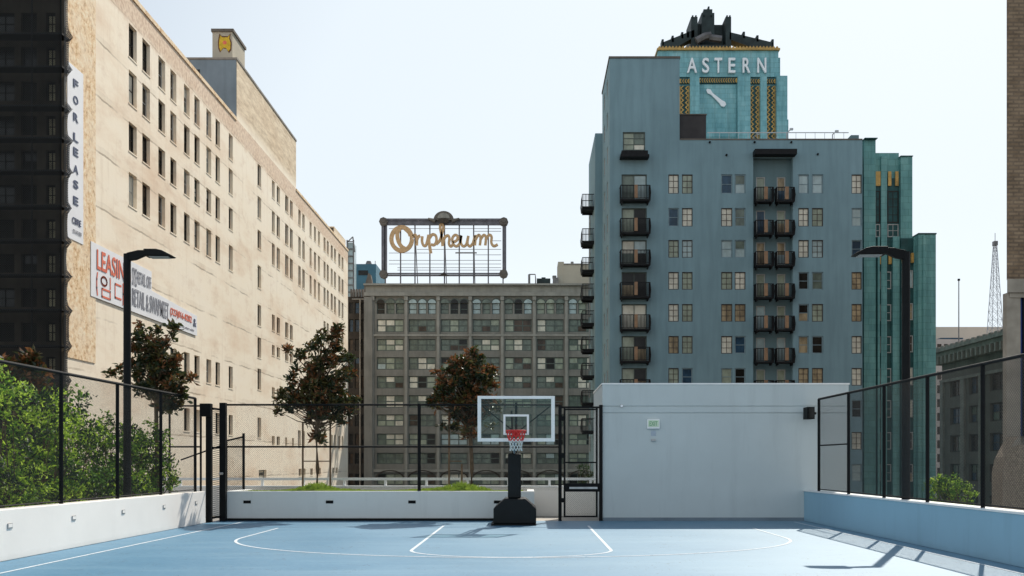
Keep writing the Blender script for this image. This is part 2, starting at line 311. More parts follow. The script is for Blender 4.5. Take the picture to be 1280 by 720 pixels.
# ------------------------------------------------------------------ mesh helpers
class MB:
    def __init__(s): s.v = []; s.f = []; s.m = []
    def quad(s, a, b, c, d, mi=0):
        n = len(s.v); s.v += [tuple(a), tuple(b), tuple(c), tuple(d)]; s.f.append((n, n+1, n+2, n+3)); s.m.append(mi)
    def poly(s, pts, mi=0):
        n = len(s.v); s.v += [tuple(p) for p in pts]; s.f.append(tuple(range(n, n+len(pts)))); s.m.append(mi)
    def box(s, x0, x1, y0, y1, z0, z1, mi=0):
        n = len(s.v)
        s.v += [(x0,y0,z0),(x1,y0,z0),(x1,y1,z0),(x0,y1,z0),(x0,y0,z1),(x1,y0,z1),(x1,y1,z1),(x0,y1,z1)]
        for q in ((0,3,2,1),(4,5,6,7),(0,1,5,4),(1,2,6,5),(2,3,7,6),(3,0,4,7)):
            s.f.append(tuple(n+i for i in q)); s.m.append(mi)
        return s
    def prism(s, pts, y0, y1, mi=0):           # pts in x,z (counter clockwise seen from -Y), extruded in y
        n = len(s.v); k = len(pts)
        s.v += [(p[0], y0, p[1]) for p in pts] + [(p[0], y1, p[1]) for p in pts]
        s.f.append(tuple(n+i for i in range(k))); s.m.append(mi)
        s.f.append(tuple(n+k+i for i in reversed(range(k)))); s.m.append(mi)
        for i in range(k):
            j = (i+1) % k; s.f.append((n+j, n+i, n+k+i, n+k+j)); s.m.append(mi)
        return s
    def prismz(s, pts, z0, z1, mi=0):
        n = len(s.v); k = len(pts)
        s.v += [(p[0], p[1], z0) for p in pts] + [(p[0], p[1], z1) for p in pts]
        s.f.append(tuple(n+i for i in reversed(range(k)))); s.m.append(mi)
        s.f.append(tuple(n+k+i for i in range(k))); s.m.append(mi)
        for i in range(k):
            j = (i+1) % k; s.f.append((n+i, n+j, n+k+j, n+k+i)); s.m.append(mi)
        return s
    def tube(s, pts, r, seg=8, mi=0, closed=False):
        pts = [Vector(p) for p in pts]; rs = r if isinstance(r, (list, tuple)) else [r]*len(pts)
        n0 = len(s.v); k = len(pts)
        for i, p in enumerate(pts):
            if closed: d = pts[(i+1) % k]-pts[i-1]
            else: d = pts[min(i+1, k-1)]-pts[max(i-1, 0)]
            d.normalize(); a = d.cross(Vector((0,0,1)))
            if a.length < 0.01: a = d.cross(Vector((0,1,0)))
            a.normalize(); b = a.cross(d)
            for j in range(seg):
                t = 2*math.pi*j/seg; s.v.append(tuple(p+a*math.cos(t)*rs[i]+b*math.sin(t)*rs[i]))
        for i in range(k if closed else k-1):
            o1 = n0+i*seg; o2 = n0+((i+1) % k)*seg
            for j in range(seg):
                s.f.append((o1+j, o1+(j+1) % seg, o2+(j+1) % seg, o2+j)); s.m.append(mi)
        if not closed:
            s.f.append(tuple(n0+j for j in reversed(range(seg)))); s.m.append(mi)
            s.f.append(tuple(n0+(k-1)*seg+j for j in range(seg))); s.m.append(mi)
        return s
    def bar(s, a, b, w, mi=0):                 # square section bar
        a = Vector(a); b = Vector(b); d = (b-a).normalized(); u = d.cross(Vector((0,0,1)))
        if u.length < 0.01: u = Vector((1,0,0))
        u.normalize(); v = u.cross(d); h = w/2; n = len(s.v)
        for p in (a, b):
            for su, sv in ((-1,-1),(1,-1),(1,1),(-1,1)): s.v.append(tuple(p+u*h*su+v*h*sv))
        for q in ((0,3,2,1),(4,5,6,7),(0,1,5,4),(1,2,6,5),(2,3,7,6),(3,0,4,7)):
            s.f.append(tuple(n+i for i in q)); s.m.append(mi)
        return s
    def facade(s, O, U, Nn, W, H, ops, d, mi=0, rmi=0, back=True):
        """wall of thickness d with real rectangular openings (u0,u1,v0,v1)"""
        O = Vector(O); U = Vector(U); Nn = Vector(Nn); Z = Vector((0,0,1))
        us = sorted({0.0, W, *[round(o[0],4) for o in ops], *[round(o[1],4) for o in ops]})
        vs = sorted({0.0, H, *[round(o[2],4) for o in ops], *[round(o[3],4) for o in ops]})
        def P(u, v, k=0.0): return O+U*u+Z*v-Nn*k
        flip = U.cross(Z).dot(Nn) < 0
        def q(a, b, c, e, mm):
            if flip: s.quad(a, e, c, b, mm)
            else: s.quad(a, b, c, e, mm)
        for j in range(len(vs)-1):
            start = None
            vm = (vs[j]+vs[j+1])/2
            row = [o for o in ops if o[2] < vm < o[3]]
            for i in range(len(us)-1):
                um = (us[i]+us[i+1])/2
                hole = any(o[0] < um < o[1] for o in row)
                if not hole and start is None: start = us[i]
                if hole and start is not None:
                    q(P(start,vs[j]), P(us[i],vs[j]), P(us[i],vs[j+1]), P(start,vs[j+1]), mi); start = None
            if start is not None: q(P(start,vs[j]), P(W,vs[j]), P(W,vs[j+1]), P(start,vs[j+1]), mi)
        for (a,b,c,e) in [o[:4] for o in ops]:
            q(P(a,c), P(b,c), P(b,c,d), P(a,c,d), rmi); q(P(a,e,d), P(b,e,d), P(b,e), P(a,e), rmi)
            q(P(a,c,d), P(a,e,d), P(a,e), P(a,c), rmi); q(P(b,c), P(b,e), P(b,e,d), P(b,c,d), rmi)
        q(P(0,0,d), P(W,0,d), P(W,0), P(0,0), mi); q(P(0,H), P(W,H), P(W,H,d), P(0,H,d), mi)
        q(P(0,0,d), P(0,0), P(0,H), P(0,H,d), mi); q(P(W,0), P(W,0,d), P(W,H,d), P(W,H), mi)
        return s
    def mesh(s, name, mats, org=(0,0,0)):
        me = bpy.data.meshes.new(name)
        ox, oy, oz = org
        me.from_pydata([(x-ox, y-oy, z-oz) for x, y, z in s.v], [], s.f)
        for m in (mats if isinstance(mats, (list, tuple)) else [mats]): me.materials.append(M[m] if isinstance(m, str) else m)
        if any(s.m): me.polygons.foreach_set('material_index', s.m)
        me.update(); return me
    def build(s, name, mats, parent=None, loc=None, label=None, cat=None, group=None, kind=None, bevel=0.0, smooth=False):
        org = tuple(parent['_org']) if parent is not None else (loc or (0,0,0))
        me = s.mesh(name, mats, org)
        if smooth: me.polygons.foreach_set('use_smooth', [True]*len(me.polygons))
        o = bpy.data.objects.new(name, me); C.objects.link(o)
        if parent is not None: o.parent = parent
        else: o.location = org
        o['_org'] = org
        if bevel:
            b = o.modifiers.new('bevel', 'BEVEL'); b.width = bevel; b.segments = 2; b.limit_method = 'ANGLE'
        tag(o, label, cat, group, kind)
        return o
def tag(o, label=None, cat=None, group=None, kind=None):
    if label: o['label'] = label
    if cat: o['category'] = cat
    if group: o['group'] = group
    if kind: o['kind'] = kind
def thing(name, label, cat, loc, group=None):
    o = bpy.data.objects.new(name, None); C.objects.link(o); o.location = loc; o['_org'] = loc
    o.empty_display_size = 0.3
    tag(o, label, cat, group); return o
def inst(name, me, parent, loc, rz=0.0, label=None):
    """part placed by its own local transform; loc in world"""
    o = bpy.data.objects.new(name, me); C.objects.link(o)
    o.parent = parent; po = parent['_org']
    o.location = (loc[0]-po[0], loc[1]-po[1], loc[2]-po[2]); o.rotation_euler = (0,0,rz)
    if label: o['label'] = label
    return o
def sub(name, me, parent):
    o = bpy.data.objects.new(name, me); C.objects.link(o); o.parent = parent; return o
def text_mb(txt, w, h, thick=0.04, bold=0.0, space=1.0):
    """text as mesh data filling a w x h box, facing -Y, lower left at the origin"""
    cu = bpy.data.curves.new('lettering', 'FONT'); cu.body = txt; cu.offset = bold; cu.space_character = space; cu.resolution_u = 4
    ob = bpy.data.objects.new('lettering', cu); C.objects.link(ob)
    dg = bpy.context.evaluated_depsgraph_get(); me = bpy.data.meshes.new_from_object(ob.evaluated_get(dg))
    xs = [v.co.x for v in me.vertices]; ys = [v.co.y for v in me.vertices]
    mb = MB()
    if xs:
        x0, x1, y0, y1 = min(xs), max(xs), min(ys), max(ys)
        sx = w/max(1e-6, x1-x0); sy = h/max(1e-6, y1-y0)
        base = [((v.co.x-x0)*sx, 0.0, (v.co.y-y0)*sy) for v in me.vertices]
        n = len(base)
        mb.v = [(x, -thick, z) for x, y, z in base]+[(x, 0, z) for x, y, z in base]
        cnt = {}
        for p in me.polygons:
            vs = tuple(p.vertices); mb.f.append(vs); mb.m.append(0)
            for a, b in zip(vs, vs[1:]+vs[:1]):
                cnt.setdefault((min(a,b), max(a,b)), []).append((a,b))
        for e, l in cnt.items():
            if len(l) == 1:
                a, b = l[0]; mb.f.append((b, a, a+n, b+n)); mb.m.append(0)
    bpy.data.objects.remove(ob); bpy.data.curves.remove(cu); bpy.data.meshes.remove(me)
    return mb
def place(mb, loc, rz=0.0):
    c, s = math.cos(rz), math.sin(rz)
    mb.v = [(loc[0]+x*c-y*s, loc[1]+x*s+y*c, loc[2]+z) for x, y, z in mb.v]
    return mb
def merge(*mbs):
    o = MB()
    for b in mbs:
        n = len(o.v); o.v += b.v; o.f += [tuple(n+i for i in f) for f in b.f]; o.m += b.m
    return o

# window meshes: local, bottom centre at origin, facing -Y, pane at y=0
_wc = {}
def win_frame(w, h, cols, rows, fw, mat, mw=None, arch=False):
    key = (round(w,2), round(h,2), cols, rows, fw, mat, mw, arch)
    if key in _wc: return _wc[key]
    mb = MB(); mw = mw or fw*0.6; x0, x1 = -w/2, w/2
    t0, t1 = -0.07, 0.02
    mb.box(x0, x0+fw, t0, t1, 0, h); mb.box(x1-fw, x1, t0, t1, 0, h)
    mb.box(x0+fw, x1-fw, t0, t1, 0, fw); mb.box(x0+fw, x1-fw, t0, t1, h-fw, h)
    for i in range(1, cols):
        x = x0+w*i/cols; mb.box(x-mw/2, x+mw/2, t0+0.02, t1, fw, h-fw)
    for j in range(1, rows):
        z = h*j/rows
        for i in range(cols):
            a = x0+w*i/cols+(mw/2 if i else fw); b = x0+w*(i+1)/cols-(mw/2 if i < cols-1 else fw)
            mb.box(a, b, t0+0.03, t1, z-mw/2, z+mw/2)
    _wc[key] = mb.mesh('window', mat); return _wc[key]
def win_pane(w, h, cols, rows, mats, rnd):
    mb = MB(); used = []
    for i in range(cols):
        for j in range(rows):
            m = rnd(i, j)
            if m not in used: used.append(m)
            x0 = -w/2+w*i/cols; x1 = -w/2+w*(i+1)/cols
            mb.quad((x0,0,h*j/rows), (x1,0,h*j/rows), (x1,0,h*(j+1)/rows), (x0,0,h*(j+1)/rows), used.index(m))
    return mb.mesh('pane', used)
_pc = {}
def pane_var(w, h, cols, rows, palette, nvar=9):
    key = (round(w,2), round(h,2), cols, rows, tuple(palette))
    if key not in _pc:
        out = []
        for k in range(nvar):
            base = R.choice(palette); percol = [R.choice(palette) if R.random() < 0.5 else base for _ in range(cols)]
            pr = {(i,j): (percol[i] if R.random() < 0.75 else R.choice(palette)) for i in range(cols) for j in range(rows)}
            out.append(win_pane(w, h, cols, rows, palette, lambda i, j: pr[(i,j)]))
        _pc[key] = out
    return R.choice(_pc[key])
def add_window(parent, cx, cy, z0, w, h, rz, fcols, frows, fw, fmat, pcols, prows, palette, depth=0.22, name='window'):
    """(cx,cy) point on the outer wall face; the pane sits depth behind it"""
    nx, ny = math.sin(rz), -math.cos(rz)          # outward normal for rz
    w -= 0.012; h -= 0.012
    o = inst(name, win_frame(w, h, fcols, frows, fw, fmat), parent, (cx-nx*depth, cy-ny*depth, z0+0.006), rz)
    sub('pane', pane_var(w-0.02, h-0.02, pcols, prows, palette), o)
    return o

# ------------------------------------------------------------------ SETTING
g = MB(); g.quad((-3000,-500,STREET), (3000,-500,STREET), (3000,5000,STREET), (-3000,5000,STREET))
g.build('ground', 'asphalt', kind='structure')
DK = MB(); DK.box(-14, 14, -12, 29.4, STREET+0.02, -0.012)
DK.build('roof_deck', 'deck', loc=(0,0,STREET), kind='structure')
WL, WR, BY = -8.4, 7.45, 27.0
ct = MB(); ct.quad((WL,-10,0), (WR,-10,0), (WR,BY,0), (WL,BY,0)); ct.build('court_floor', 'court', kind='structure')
# painted markings
ln = MB(); zl = 0.004; lw = 0.06
def stripe(pts, w=lw, closed=False):
    for i in range(len(pts)-1):
        a = Vector((*pts[i], zl)); b = Vector((*pts[i+1], zl)); d = (b-a); 
        n = Vector((-d.y, d.x, 0)).normalized()*w/2
        if i > 0: a = a-d.normalized()*0.0
        ln.quad(a-n, b-n, b+n, a+n)
def smooth_stripe(pts, w=lw):
    P = [Vector((*p, zl)) for p in pts]; Ls = []; Rs = []
    for i, p in enumerate(P):
        d = (P[min(i+1, len(P)-1)]-P[max(i-1, 0)]); n = Vector((-d.y, d.x, 0)).normalized()*w/2
        Ls.append(p+n); Rs.append(p-n)
    for i in range(len(P)-1): ln.quad(Rs[i], Rs[i+1], Ls[i+1], Ls[i])
stripe([(-7.55,-10), (-7.55, 26.5)]); stripe([(7.05,-10), (7.05, 26.5)])
BASE = 24.9
hx = -0.3; kx0, kx1 = -2.1, 1.5
FT = 18.05
smooth_stripe([(kx0, BASE), (kx0, FT)]); smooth_stripe([(kx1, FT), (kx1, BASE)])
cx_, rr = (kx0+kx1)/2, (kx1-kx0)/2
smooth_stripe([(cx_+rr*math.cos(t), FT-1.35*math.sin(t)) for t in [math.pi*i/40 for i in range(41)]])
ax0, ax1 = -6.0, 5.4; ac, ar = (ax0+ax1)/2, (ax1-ax0)/2
smooth_stripe([(ax0, 24.0), (ax0, 21.0)]+[(ac-ar*math.cos(t), 21.0-4.35*math.sin(t)) for t in [math.pi*i/64 for i in range(1, 64)]]+[(ax1, 21.0), (ax1, 24.0)])
ln.build('court_markings', 'line', kind='structure')

# ------------------------------------------------------------------ court walls
t = thing('parapet_wall', 'low sunlit white concrete wall along the left side of the court', 'wall', (WL, 8, 0))
w = MB(); w.box(WL-0.3, WL, -10, 26.05, 0, 0.83); w.build('wall_body', 'wallsun', t, bevel=0.012)
for px in (12, 92, 154, 205, 245):
    D = -WL*F/(CX-px); l = MB(); l.box(WL+0.002, WL+0.012, D-0.075, D+0.075, 0.51, 0.60)
    lo = l.build('step_light', 'greysteel', t)
    l = MB(); l.box(WL+0.0125, WL+0.016, D-0.06, D+0.06, 0.535, 0.59); l.build('lens', 'wallsun', lo)
t = thing('parapet_wall', 'low pale blue wall along the right side of the court', 'wall', (WR, 8, 0))
w = MB(); w.box(WR, WR+0.3, -10, BY-0.003, 0, 0.80); w.build('wall_body', 'wallblue', t, bevel=0.012)
w = MB(); w.box(WR-0.02, WR+0.32, -10, BY-0.003, 0.80, 0.835); w.build('coping', 'whitepaint', t)
# planter at the back
t = thing('planter_wall', 'long low grey white concrete planter behind the hoop', 'planter', (-4, BY, 0))
w = MB(); w.box(-8.2, 0.17, BY, BY+0.2, 0, 0.80); w.box(-8.2, -8.0, BY+0.2, 29.0, 0, 0.80); w.box(-0.03, 0.17, BY+0.2, 29.0, 0, 0.80)
w.build('wall_body', 'planter', t, bevel=0.01)
w = MB(); w.box(-8.0, -0.03, BY+0.2, 29.0, 0.0, 0.76); w.build('soil', 'soil', t)
w = MB(); w.box(-8.2, 0.17, BY-0.03, BY, 0.0, 0.07); w.build('base_joint', 'black', t)
for px in (309, 412, 515, 622):
    X = WX(px, BY); l = MB(); l.box(X-0.10, X+0.10, BY-0.012, BY+0.0, 0.47, 0.55); lo = l.build('step_light', 'black', t)
    l = MB(); l.box(X-0.085, X+0.085, BY-0.03, BY-0.012, 0.535, 0.55); l.build('hood', 'black', lo)
# back parapet with white rail
t = thing('roof_railing', 'white metal railing on low cream parapet behind the planter', 'railing', (0, 29.4, 0))
w = MB(); w.box(-12.8, 4.0, 29.4, 29.65, 0, 0.84); w.build('parapet', 'wallsun', t)
w = MB(); w.box(-12.8, 4.0, 29.45, 29.53, 1.05, 1.125); w.build('top_rail', 'whitepaint', t)
w = MB(); w.box(-12.8, 4.0, 29.38, 29.60, 0.84, 0.89); w.build('bottom_rail', 'whitepaint', t)
for k in range(-6, 5):
    X = WX(533+51.3*k, 29.45)
    if -12.7 < X < 3.9: w = MB(); w.box(X-0.035, X+0.035, 29.455, 29.525, 0.89, 1.06); w.build('post', 'whitepaint', t)

# white block (stair bulkhead)
t = thing('stair_bulkhead', 'plain white plaster block at the back right of the court', 'building', (5.3, 29, 0))
bx0, bx1, bz = 2.01, 8.66, 3.68
w = MB(); w.box(bx0, bx1, BY, 30.6, 0, 2.90); w.box(bx0+0.01, bx1-0.01, BY+0.02, 30.59, 2.90, 2.925)
w.box(bx0, bx1, BY, 30.6, 2.925, 3.08); w.box(bx0+0.01, bx1-0.01, BY+0.02, 30.59, 3.08, 3.105); w.box(bx0, bx1, BY, 30.6, 3.105, bz)
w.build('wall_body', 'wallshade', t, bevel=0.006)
w = MB(); w.box(bx0-0.02, bx1+0.02, BY-0.02, 30.62, bz, bz+0.04); w.build('coping', 'whitepaint', t)
w = MB(); w.box(bx0+0.01, bx1-0.02, BY-0.012, BY-0.001, 0.0, 0.09); w.build('base_strip', 'tangrey', t)
# exit sign
sx, sz = WX(816.5, BY), WZ(530, BY)
t = thing('exit_sign', 'small lit green and white exit sign on the white block', 'sign', (sx, BY, sz))
w = MB(); w.box(sx-0.17, sx+0.17, BY-0.07, BY-0.002, sz-0.13, sz+0.13); w.build('housing', 'whitepaint', t, bevel=0.008)
w = MB(); w.box(sx-0.145, sx+0.145, BY-0.076, BY-0.071, sz-0.08, sz+0.10); w.build('face', 'signface', t)
place(text_mb('EXIT', 0.22, 0.12, 0.004, 0.01), (sx-0.11, BY-0.078, sz-0.05)).build('lettering', 'signgreen', t)
w = MB(); w.box(sx-0.06, sx+0.07, BY-0.010, BY-0.002, sz-0.32, sz-0.18); o = w.build('notice_plate', 'sticker', loc=(sx, BY, sz-0.3), label='small pale blue notice plate under the green exit sign', cat='notice')
w = MB(); w.box(sx-0.06, sx+0.06, BY-0.06, BY-0.002, sz-0.46, sz-0.41); w.build('door_closer', 'greysteel', loc=(sx, BY, sz-0.46), label='small grey bracket low beneath the exit sign', cat='bracket')
fx = WX(777, BY); fz = WZ(507.5, BY)
t = thing('wall_light', 'tiny round white wall light near the top left of the white block', 'light', (fx, BY, fz))
w = MB(); w.tube([(fx,BY-0.002,fz),(fx,BY-0.05,fz)], 0.035, 12); w.build('lens', 'white_letters', t)
w = MB(); w.tube([(fx,BY-0.001,fz+0.0),(fx,BY-0.02,fz)], 0.05, 12); w.build('base', 'greysteel', t)
# speaker box near fence
bx, bz_ = WX(1015, 26.4), WZ(516, 26.4)
t = thing('floodlight', 'black box floodlight mounted at the top of the right corner fence post', 'light', (bx, 26.6, bz_))
w = MB(); w.box(bx-0.11, bx+0.09, 26.45, 26.85, bz_-0.16, bz_+0.16); w.build('housing', 'black', t, bevel=0.01)
w = MB(); w.box(bx-0.09, bx+0.07, 26.435, 26.449, bz_-0.13, bz_+0.13); w.build('lens', 'pd', t)
w = MB(); w.box(bx-0.03, bx+0.25, 26.86, 26.97, bz_-0.02, bz_+0.04); w.build('bracket', 'black', t)

# ------------------------------------------------------------------ fences
def pole(mb, x, y, z0, z1, r=0.03): mb.tube([(x,y,z0),(x,y,z1)], r, 8)
FZ = 3.22
def side_fence(X, z0, ys, label, netm, fr=0.03):
    t = thing('chain_link_fence', label, 'fence', (X, 12, z0))
    for y in ys: w = MB(); pole(w, X, y, z0, FZ, fr+0.008); w.build('post', 'black', t)
    w = MB(); w.tube([(X, ys[-1], FZ), (X, ys[0], FZ)], 0.03, 8); w.build('top_rail', 'black', t)
    w = MB(); w.tube([(X, ys[-1], z0+0.05), (X, ys[0], z0+0.05)], 0.014, 6); w.build('bottom_wire', 'black', t)
    w = MB(); w.quad((X,ys[-1],z0+0.04),(X,ys[0],z0+0.04),(X,ys[0],FZ),(X,ys[-1],FZ)); w.build('mesh_panel', netm, t)
    return t
LX = WL-0.12
ysl = [25.6, 23.2, 20.75, 18.25, 15.85, 13.45, 11.05, 8.65, 6.25, 3.85, 1.4]
side_fence(LX, 0.83, ysl, 'tall black chain link fence on the left wall in front of the hedge', 'chainY')
RX = WR+0.10
ysr = [25.95, 23.55, 21.2, 18.9, 16.6, 14.2, 11.8, 9.4, 7.0, 4.6, 2.2]
t = side_fence(RX, 0.835, ysr, 'tall black chain link fence on the pale blue wall at the right', 'chainYr')
zm = WZ(556, 24.8)
w = MB(); w.tube([(RX, 25.95, zm), (RX, 23.55, zm)], 0.02, 6); w.build('mid_rail', 'black', t)
# back fence
t = thing('chain_link_fence', 'black chain link fence standing on the planter behind the hoop', 'fence', (-4, BY+0.1, 0.8))
FBY = BY+0.08; zt = WZ(506, FBY); zmid = WZ(558.5, FBY)
for px in (281, 524): w = MB(); pole(w, WX(px, FBY), FBY, 0.8, zt+0.03, 0.045); w.build('post', 'black', t)
w = MB(); w.tube([(WX(281,FBY), FBY, zt), (WX(699,FBY), FBY, zt)], 0.026, 8); w.build('top_rail', 'black', t)
w = MB(); w.tube([(WX(281,FBY), FBY, zmid), (WX(699,FBY), FBY, zmid)], 0.024, 8); w.build('mid_rail', 'black', t)
w = MB(); w.quad((WX(281,FBY),FBY,0.82), (WX(699,FBY),FBY,0.82), (WX(699,FBY),FBY,zt), (WX(281,FBY),FBY,zt)); w.build('mesh_panel', 'chainX', t)
# short return by the corner
t = thing('chain_link_fence', 'short narrow fence return behind the corner gate on the left', 'fence', (-9.2, BY+0.1, 0))
for px in (212, 251): w = MB(); pole(w, WX(px, FBY), FBY, 0.0, zt, 0.03); w.build('post', 'black', t)
for z in (zt-0.03, zmid): w = MB(); w.tube([(WX(212,FBY), FBY, z), (WX(251,FBY), FBY, z)], 0.022, 8); w.build('rail', 'black', t)
w = MB(); w.tube([(WX(226,FBY), FBY, WZ(575,FBY)), (WX(276,FBY), FBY, WZ(557,FBY))], 0.02, 8); w.build('brace', 'black', t)
# left corner gate
gx0, gy0 = WX(261.5, 26.3), 26.3; gx1, gy1 = WX(279, 26.9), 26.9
t = thing('metal_gate', 'narrow black steel gate at the left back corner of the court', 'gate', (gx0, 26.5, 0))
w = MB(); w.box(gx0-0.07, gx0+0.07, gy0-0.07, gy0+0.07, 0, 3.12); w.build('post', 'black', t)
w = MB(); w.box(gx1-0.08, gx1+0.08, gy1-0.08, gy1+0.08, 0, 3.18); w.build('post', 'black', t)
w = MB()
for z in (3.0, 1.97, 0.12): w.bar((gx0+0.07,gy0+0.03,z),(gx1-0.08,gy1-0.03,z), 0.05)
w.build('leaf_frame', 'black', t)
w = MB(); w.quad((gx0+0.07,gy0,0.12),(gx1-0.08,gy1,0.12),(gx1-0.08,gy1,3.0),(gx0+0.07,gy0,3.0)); w.build('mesh_panel', 'chainXd', t)
w = MB(); w.box(gx0-0.2, gx0+0.09, gy0-0.17, gy0-0.075, 2.78, 3.12); w.build('lock_box', 'black', t, bevel=0.01)
for z in (0.5, 1.5, 2.5):
    w = MB(); w.box(gx1+0.03, gx1+0.1, gy1-0.13, gy1-0.081, z, z+0.1); w.build('hinge', 'black', t)
w = MB(); w.tube([(gx1-0.06,gy1-0.12,1.28),(gx1+0.03,gy1-0.16,1.28)], 0.035, 10); w.build('handle', 'greysteel', t)
# open leaf behind
lx0, lx1, ly = WX(283, 28.6), WX(304.5, 28.6), 28.6
t = thing('gate_leaf', 'small open mesh gate leaf standing behind the corner gate', 'gate', (lx0, ly, 0))
w = MB(); za, zb = WZ(551, ly), WZ(546, ly)
w.bar((lx0,ly,0.0),(lx0,ly,za), 0.05); w.bar((lx1,ly,0.0),(lx1,ly,zb+0.1), 0.06); w.bar((lx0,ly,za),(lx1,ly,zb), 0.045); w.bar((lx0,ly,0.1),(lx1,ly,0.1), 0.045)
w.build('frame', 'black', t)
w = MB(); w.quad((lx0,ly,0.1),(lx1,ly,0.1),(lx1,ly,zb),(lx0,ly,za)); w.build('mesh_panel', 'chainXd', t)
# centre gate
t = thing('metal_gate', 'tall black mesh gate with a push bar beside the white block', 'gate', (1.4, BY, 0))
ga, gb = WX(700, BY), WX(751, BY)
for x in (ga, gb): w = MB(); w.box(x-0.045, x+0.045, BY-0.05, BY+0.04, 0, 3.13); w.build('post', 'black', t)
w = MB(); w.box(ga+0.045, gb-0.045, BY-0.03, BY+0.03, 3.04, 3.09); w.build('header', 'black', t)
la, lb = WX(704.5, BY), WX(747, BY); z0, z1 = 0.10, WZ(510.5, BY)
w = MB(); w.box(la, la+0.05, BY-0.05, BY, z0, z1); w.box(lb-0.05, lb, BY-0.05, BY, z0, z1)
for z in (z0, z1-0.05, WZ(579, BY)): w.box(la+0.05, lb-0.05, BY-0.04, BY-0.005, z, z+0.04)
lf = w.build('leaf', 'black', t)
w = MB(); w.quad((la+0.05,BY-0.02,z0), (lb-0.05,BY-0.02,z0), (lb-0.05,BY-0.02,z1), (la+0.05,BY-0.02,z1)); w.build('mesh_panel', 'chainX', lf)
w = MB(); w.box(la, gb-0.05, BY-0.12, BY-0.055, WZ(614.5,BY), WZ(604,BY)); w.build('push_plate', 'black', t, bevel=0.008)
w = MB(); w.box(la+0.15, gb-0.10, BY-0.16, BY-0.125, WZ(611,BY), WZ(608.5,BY)); w.build('push_bar', 'greysteel', t)
for z in (0.5, 1.7, 2.7):
    w = MB(); w.box(ga+0.02, ga+0.10, BY-0.10, BY-0.055, z, z+0.12); w.build('hinge', 'black', t)

# ------------------------------------------------------------------ light poles
def light_pole(X, D, ztop, dirx, length, label, z0):
    t = thing('court_light_pole', label, 'light pole', (X, D, z0), 'light poles beside the court')
    r = 0.085
    w = MB(); w.tube([(X,D,z0),(X,D,ztop)], [r, r*0.92], 16); w.build('pole', 'black', t, smooth=False)
    w = MB(); w.box(X-0.15, X+0.15, D-0.15, D+0.15, z0, z0+0.03); w.build('base_plate', 'black', t)
    w = MB(); p = [(X, ztop-0.16), (X+dirx*0.20, ztop-0.13), (X+dirx*0.48, ztop-0.01), (X+dirx*0.48, ztop+0.08), (X+dirx*0.25, ztop+0.08), (X, ztop+0.02)]
    if dirx < 0: p = p[::-1]
    w.prism(p, D-0.05, D+0.05); w.build('arm', 'black', t, bevel=0.01)
    a = X+dirx*0.42; b = X+dirx*(0.42+length)
    w = MB(); p = [(a, ztop-0.06), (b-dirx*0.05, ztop-0.07), (b, ztop-0.055), (b-dirx*0.22, ztop+0.055), (b-dirx*0.35, ztop+0.085), (a, ztop+0.085)]
    if dirx < 0: p = p[::-1]
    w.prism(p, D-0.17, D+0.17); h = w.build('lamp_head', 'black', t, bevel=0.012)
    w = MB(); w.box(min(a+dirx*0.1, b-dirx*0.1), max(a+dirx*0.1, b-dirx*0.1), D-0.12, D+0.12, ztop-0.085, ztop-0.073); w.build('led_panel', 'frame_white', h)
light_pole(WX(159, 22.2), 22.2, WZ(317.5, 22.2), 1, 0.62, 'black light pole with its lamp arm pointing right, before the tan building', 0.0)
light_pole(WX(1132.5, 20.3), 20.3, WZ(315, 20.3), -1, 0.66, 'black light pole with its lamp arm pointing left, by the turquoise building', 0.0)

# ------------------------------------------------------------------ hoop
t = thing('basketball_hoop', 'portable basketball hoop with clear board and black padded post and base', 'basketball hoop', (hx, 25.3, 0))
hx = WX(643.5, 25.0)
w = MB(); hw = 0.535
w.prism([(hx-hw,0.04),(hx+hw,0.04),(hx+hw,0.43),(hx+hw-0.28,0.67),(hx-hw+0.28,0.67),(hx-hw,0.43)], 25.0, 26.5); w.build('base', 'pad', t, bevel=0.03)
w = MB(); w.box(hx-hw-0.06, hx+hw+0.0, 24.96, 26.55, 0.0, 0.04); w.build('base_plate', 'black', t)
px0 = WX(643, 25.2)
w = MB(); w.box(px0-0.165, px0+0.165, 25.15, 25.45, 0.672, WZ(567, 25.15)); w.build('post_pad', 'pad', t, bevel=0.035)
w = MB(); w.box(px0-0.06, px0+0.06, 25.24, 25.36, 1.7, 2.35); w.build('post', 'black', t)
bd = 23.8; bx = WX(645.2, bd); bw = 96.5*bd/F/2; zb0, zb1 = WZ(552, bd), WZ(495, bd)
w = MB()
for dx in (-0.05, 0.05):
    w.bar((px0+dx, 25.26, 1.95), (px0+dx, bd+0.09, zb0+0.25), 0.045); w.bar((px0+dx, 25.26, 2.25), (px0+dx, bd+0.09, zb0+0.72), 0.045)
w.build('lift_arm', 'black', t)
w = MB(); w.tube([(px0, 25.12, 1.82), (px0, 24.45, 2.35)], 0.028, 8); w.build('spring_strut', 'greysteel', t)
bo = MB(); fw = 0.085
bo.box(bx-bw, bx-bw+fw, bd-0.02, bd+0.03, zb0, zb1); bo.box(bx+bw-fw, bx+bw, bd-0.02, bd+0.03, zb0, zb1)
bo.box(bx-bw+fw, bx+bw-fw, bd-0.02, bd+0.03, zb0, zb0+fw*0.95); bo.box(bx-bw+fw, bx+bw-fw, bd-0.02, bd+0.03, zb1-fw*0.8, zb1)
bb = bo.build('backboard', 'whitepaint', t, bevel=0.006)
w = MB(); w.quad((bx-bw+fw,bd+0.004,zb0+fw*0.9),(bx+bw-fw,bd+0.004,zb0+fw*0.9),(bx+bw-fw,bd+0.004,zb1-fw*0.7),(bx-bw+fw,bd+0.004,zb1-fw*0.7)); w.build('glass', 'glassboard', bb)
